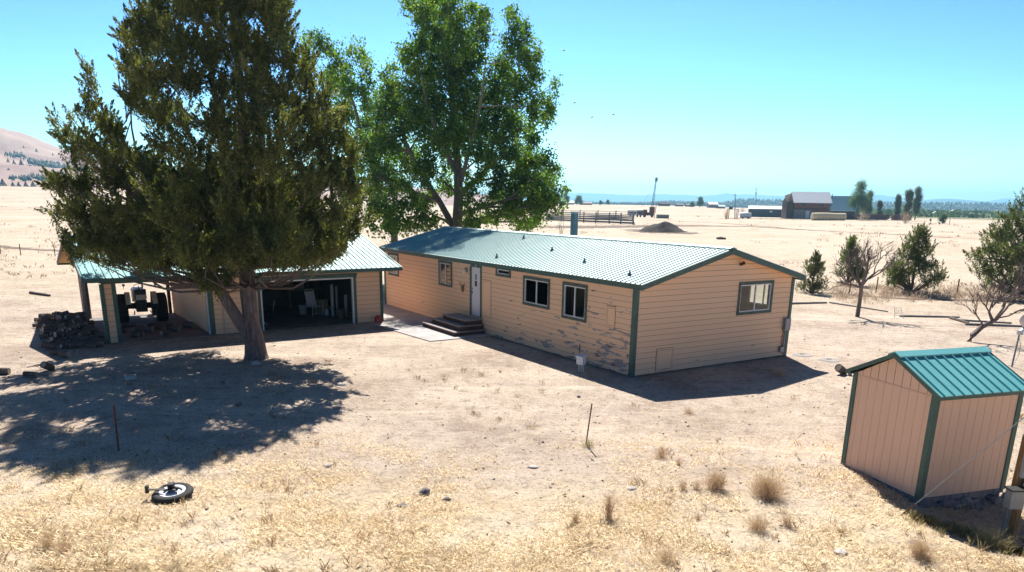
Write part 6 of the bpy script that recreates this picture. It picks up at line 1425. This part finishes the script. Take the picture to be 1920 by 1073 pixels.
    # skyline vehicles as specks are left to the small shed
farm()
def far_trees():
    def ft(lab, u, v, w_, h_, Y=None, mat='far_tree', n=10, narrow=False, z0=None, bare=0):
        b = G(u, v) if Y is None else at(u, v, Y); b.z = gzf(b.x, b.y); s = b.y/1475; W_ = w_*s; H_ = h_*s
        lobes = []
        for i in range(n):
            t = .28+.68*random.random(); wd = W_/2*(math.sin(min(1,t*1.05)*math.pi)**.5 if not narrow else .8)
            q = random.random()**.5; a = random.choice((0, math.pi))+random.gauss(0, .7); r_ = W_*(.19 if not narrow else .26); lobes.append(((b.x+math.cos(a)*max(0,wd-r_)*q, b.y+math.sin(a)*max(0,wd-r_)*q, b.z+H_*t-r_*.3), (r_, r_, r_*(1.1 if not narrow else 1.5))))
        return leafy('distant_tree', lab, b, [([(0,0,-.2),(0,0,H_*.5),(0,0,H_*.9)], [H_*.02,H_*.015,H_*.004])], lobes, M[mat], M['bark_pale'], .15*(b.y/350), 12, W_*.16, dens=26/max(.3, (W_*.2)**2.55)*1.6+1, twig=False)
    ft('tall full tree right of the barn with blue green leaves', *z6(665,370), 40, 70, mat='far_tree', n=34)
    ft('narrow right companion of the tall tree by the barn', *z6(738,370), 18, 52, mat='far_tree', n=12, narrow=True)
    ft('thin yellowish tree right of the dark red steel box', *z6(822,372), 18, 36, mat='poplar', n=10)
    for x, y0, y1, w_, lab in ((958,372,180,15,'leftmost upright poplar of the three in the field'), (1028,390,163,20,'middle upright poplar of the three in the field'), (1100,372,132,20,'tallest upright poplar, right of the three in the field')):
        ft(lab, *z6(x, y0), w_, (y0-y1)/4, mat='poplar', n=12, narrow=True)
    ft('small round shrub tree left of the three poplars', *z6(890,368), 10, 13, n=6, mat='poplar'); ft('round bush alone in the field beside the lone grey pole', *z6(1308,398), 17, 17, n=9); ft('small bush left of the round field bush', *z6(1212,412), 6, 13, mat='poplar', n=5); ft('tiny bush below the round field bush', *z6(1280,414), 6, 7, n=4, mat='poplar')
    for x, y, w_, h_, lab in ((1218,281,16,18,'dark round tree on the skyline above the dirt heap'), (1158,268,9,8,'small dark tree on the skyline left of the round one'), (271,262,17,15,'green round tree on the skyline beyond the corral'), (442,266,6,8,'left of two tiny trees on the skyline'), (498,267,7,9,'right of two tiny trees on the skyline'), (172,262,12,26,'slim pale tree on the skyline next to the cottonwoods')):
        ft(lab, *z5(x, y), w_, h_, Y=760, n=9)
    # pale bare thickets
    for p, h, w_, lab in ((z6(705,376), 4.5, 5, 'pale leafless thicket before the dark red steel box'), (z6(1030,394), 4.6, 3.2, 'pale leafless thicket at the foot of the middle poplar'), (z5(1548,340), 4.5, 4.5, 'pale leafless shrub left of the dark slate shed')):
        bush(lab, G(*p), h, w_, 60, 'sage', 'leafless_shrub')
far_trees()
# field posts
def field_posts():
    k = 0
    for p, t, lab in (((38.6,476),(38.2,460),'thin field post second from the left edge'), ((103,478),(103,462),'thin field post next to the garage gable'), ((1,474),(1,460),'thin field post at the very left edge'), ((1052,441),(1052,430),'reddish field post seen left of the flue'), (z7(400,472),z7(403,388),'field post right of the bare round tree'), (z7(580,458),z7(582,398),'field post between bare tree and twin stemmed juniper'), (z7(1122,470),z7(1124,405),'field post left of the right hand juniper')):
        a = G(*p); h = max(1.0, min(1.5, at(t[0], t[1], a.y).z)); m_ = MB(); m_.beam((0,0,-.1),(.02,0,h),.07,.05); m_.box(-.05,.05,-.03,.03,h,h+.02); o = m_.build('field_post', M['rust']); o.location = (a.x, a.y, gzf(a.x, a.y)); tag(o, lab, 'post')
field_posts()
def birds():
    for u, v, lab in ((1057,95,'topmost small dark bird in the sky'), (1077,193,'bird flying closest to the cottonwood edge'), (1110,220,'lower middle bird in the sky'), (1150,215,'rightmost bird of the flock'), (1136,236,'lowest and faintest speck of a bird')):
        p = at(u, v, 62 if v != 236 else 110); r = MB(); r.lathe([(0,-.13),(.03,-.08),(.04,0),(.025,.08),(.012,.13),(0,.14)], Matrix.Rotation(R(75), 4, 'Y'), 8)
        o = r.build('bird', M['black']); o.location = p; o.rotation_euler = (0, 0, random.uniform(-.6,.6)); tag(o, lab, 'bird', None)
        for s in (-1, 1):
            w_ = MB(); w_.face([(.05,0,.0),(-.05,0,.0),(-.08,s*.14,.06),(.02,s*.14,.07)]); w_.face([(.02,s*.14,.07),(-.08,s*.14,.06),(-.10,s*.27,.02)]); w_.build('wing', M['black'], o)
birds()
# ------------------------------------------------------------------ haze
hz = MB(); hz.box(-14000, 14000, -14000, 14000, -3, 300); ho = hz.build('haze', []); 
hm = bpy.data.materials.new('haze'); hm.use_nodes = True; t_ = hm.node_tree; t_.nodes.clear(); pv = t_.nodes.new('ShaderNodeVolumePrincipled'); ou = t_.nodes.new('ShaderNodeOutputMaterial')
pv.inputs['Color'].default_value = (.37,.76,1,1); pv.inputs['Density'].default_value = .00016; pv.inputs['Anisotropy'].default_value = .4
t_.links.new(pv.outputs[0], ou.inputs['Volume']); ho.data.materials.append(hm); tag(ho, kind='stuff')
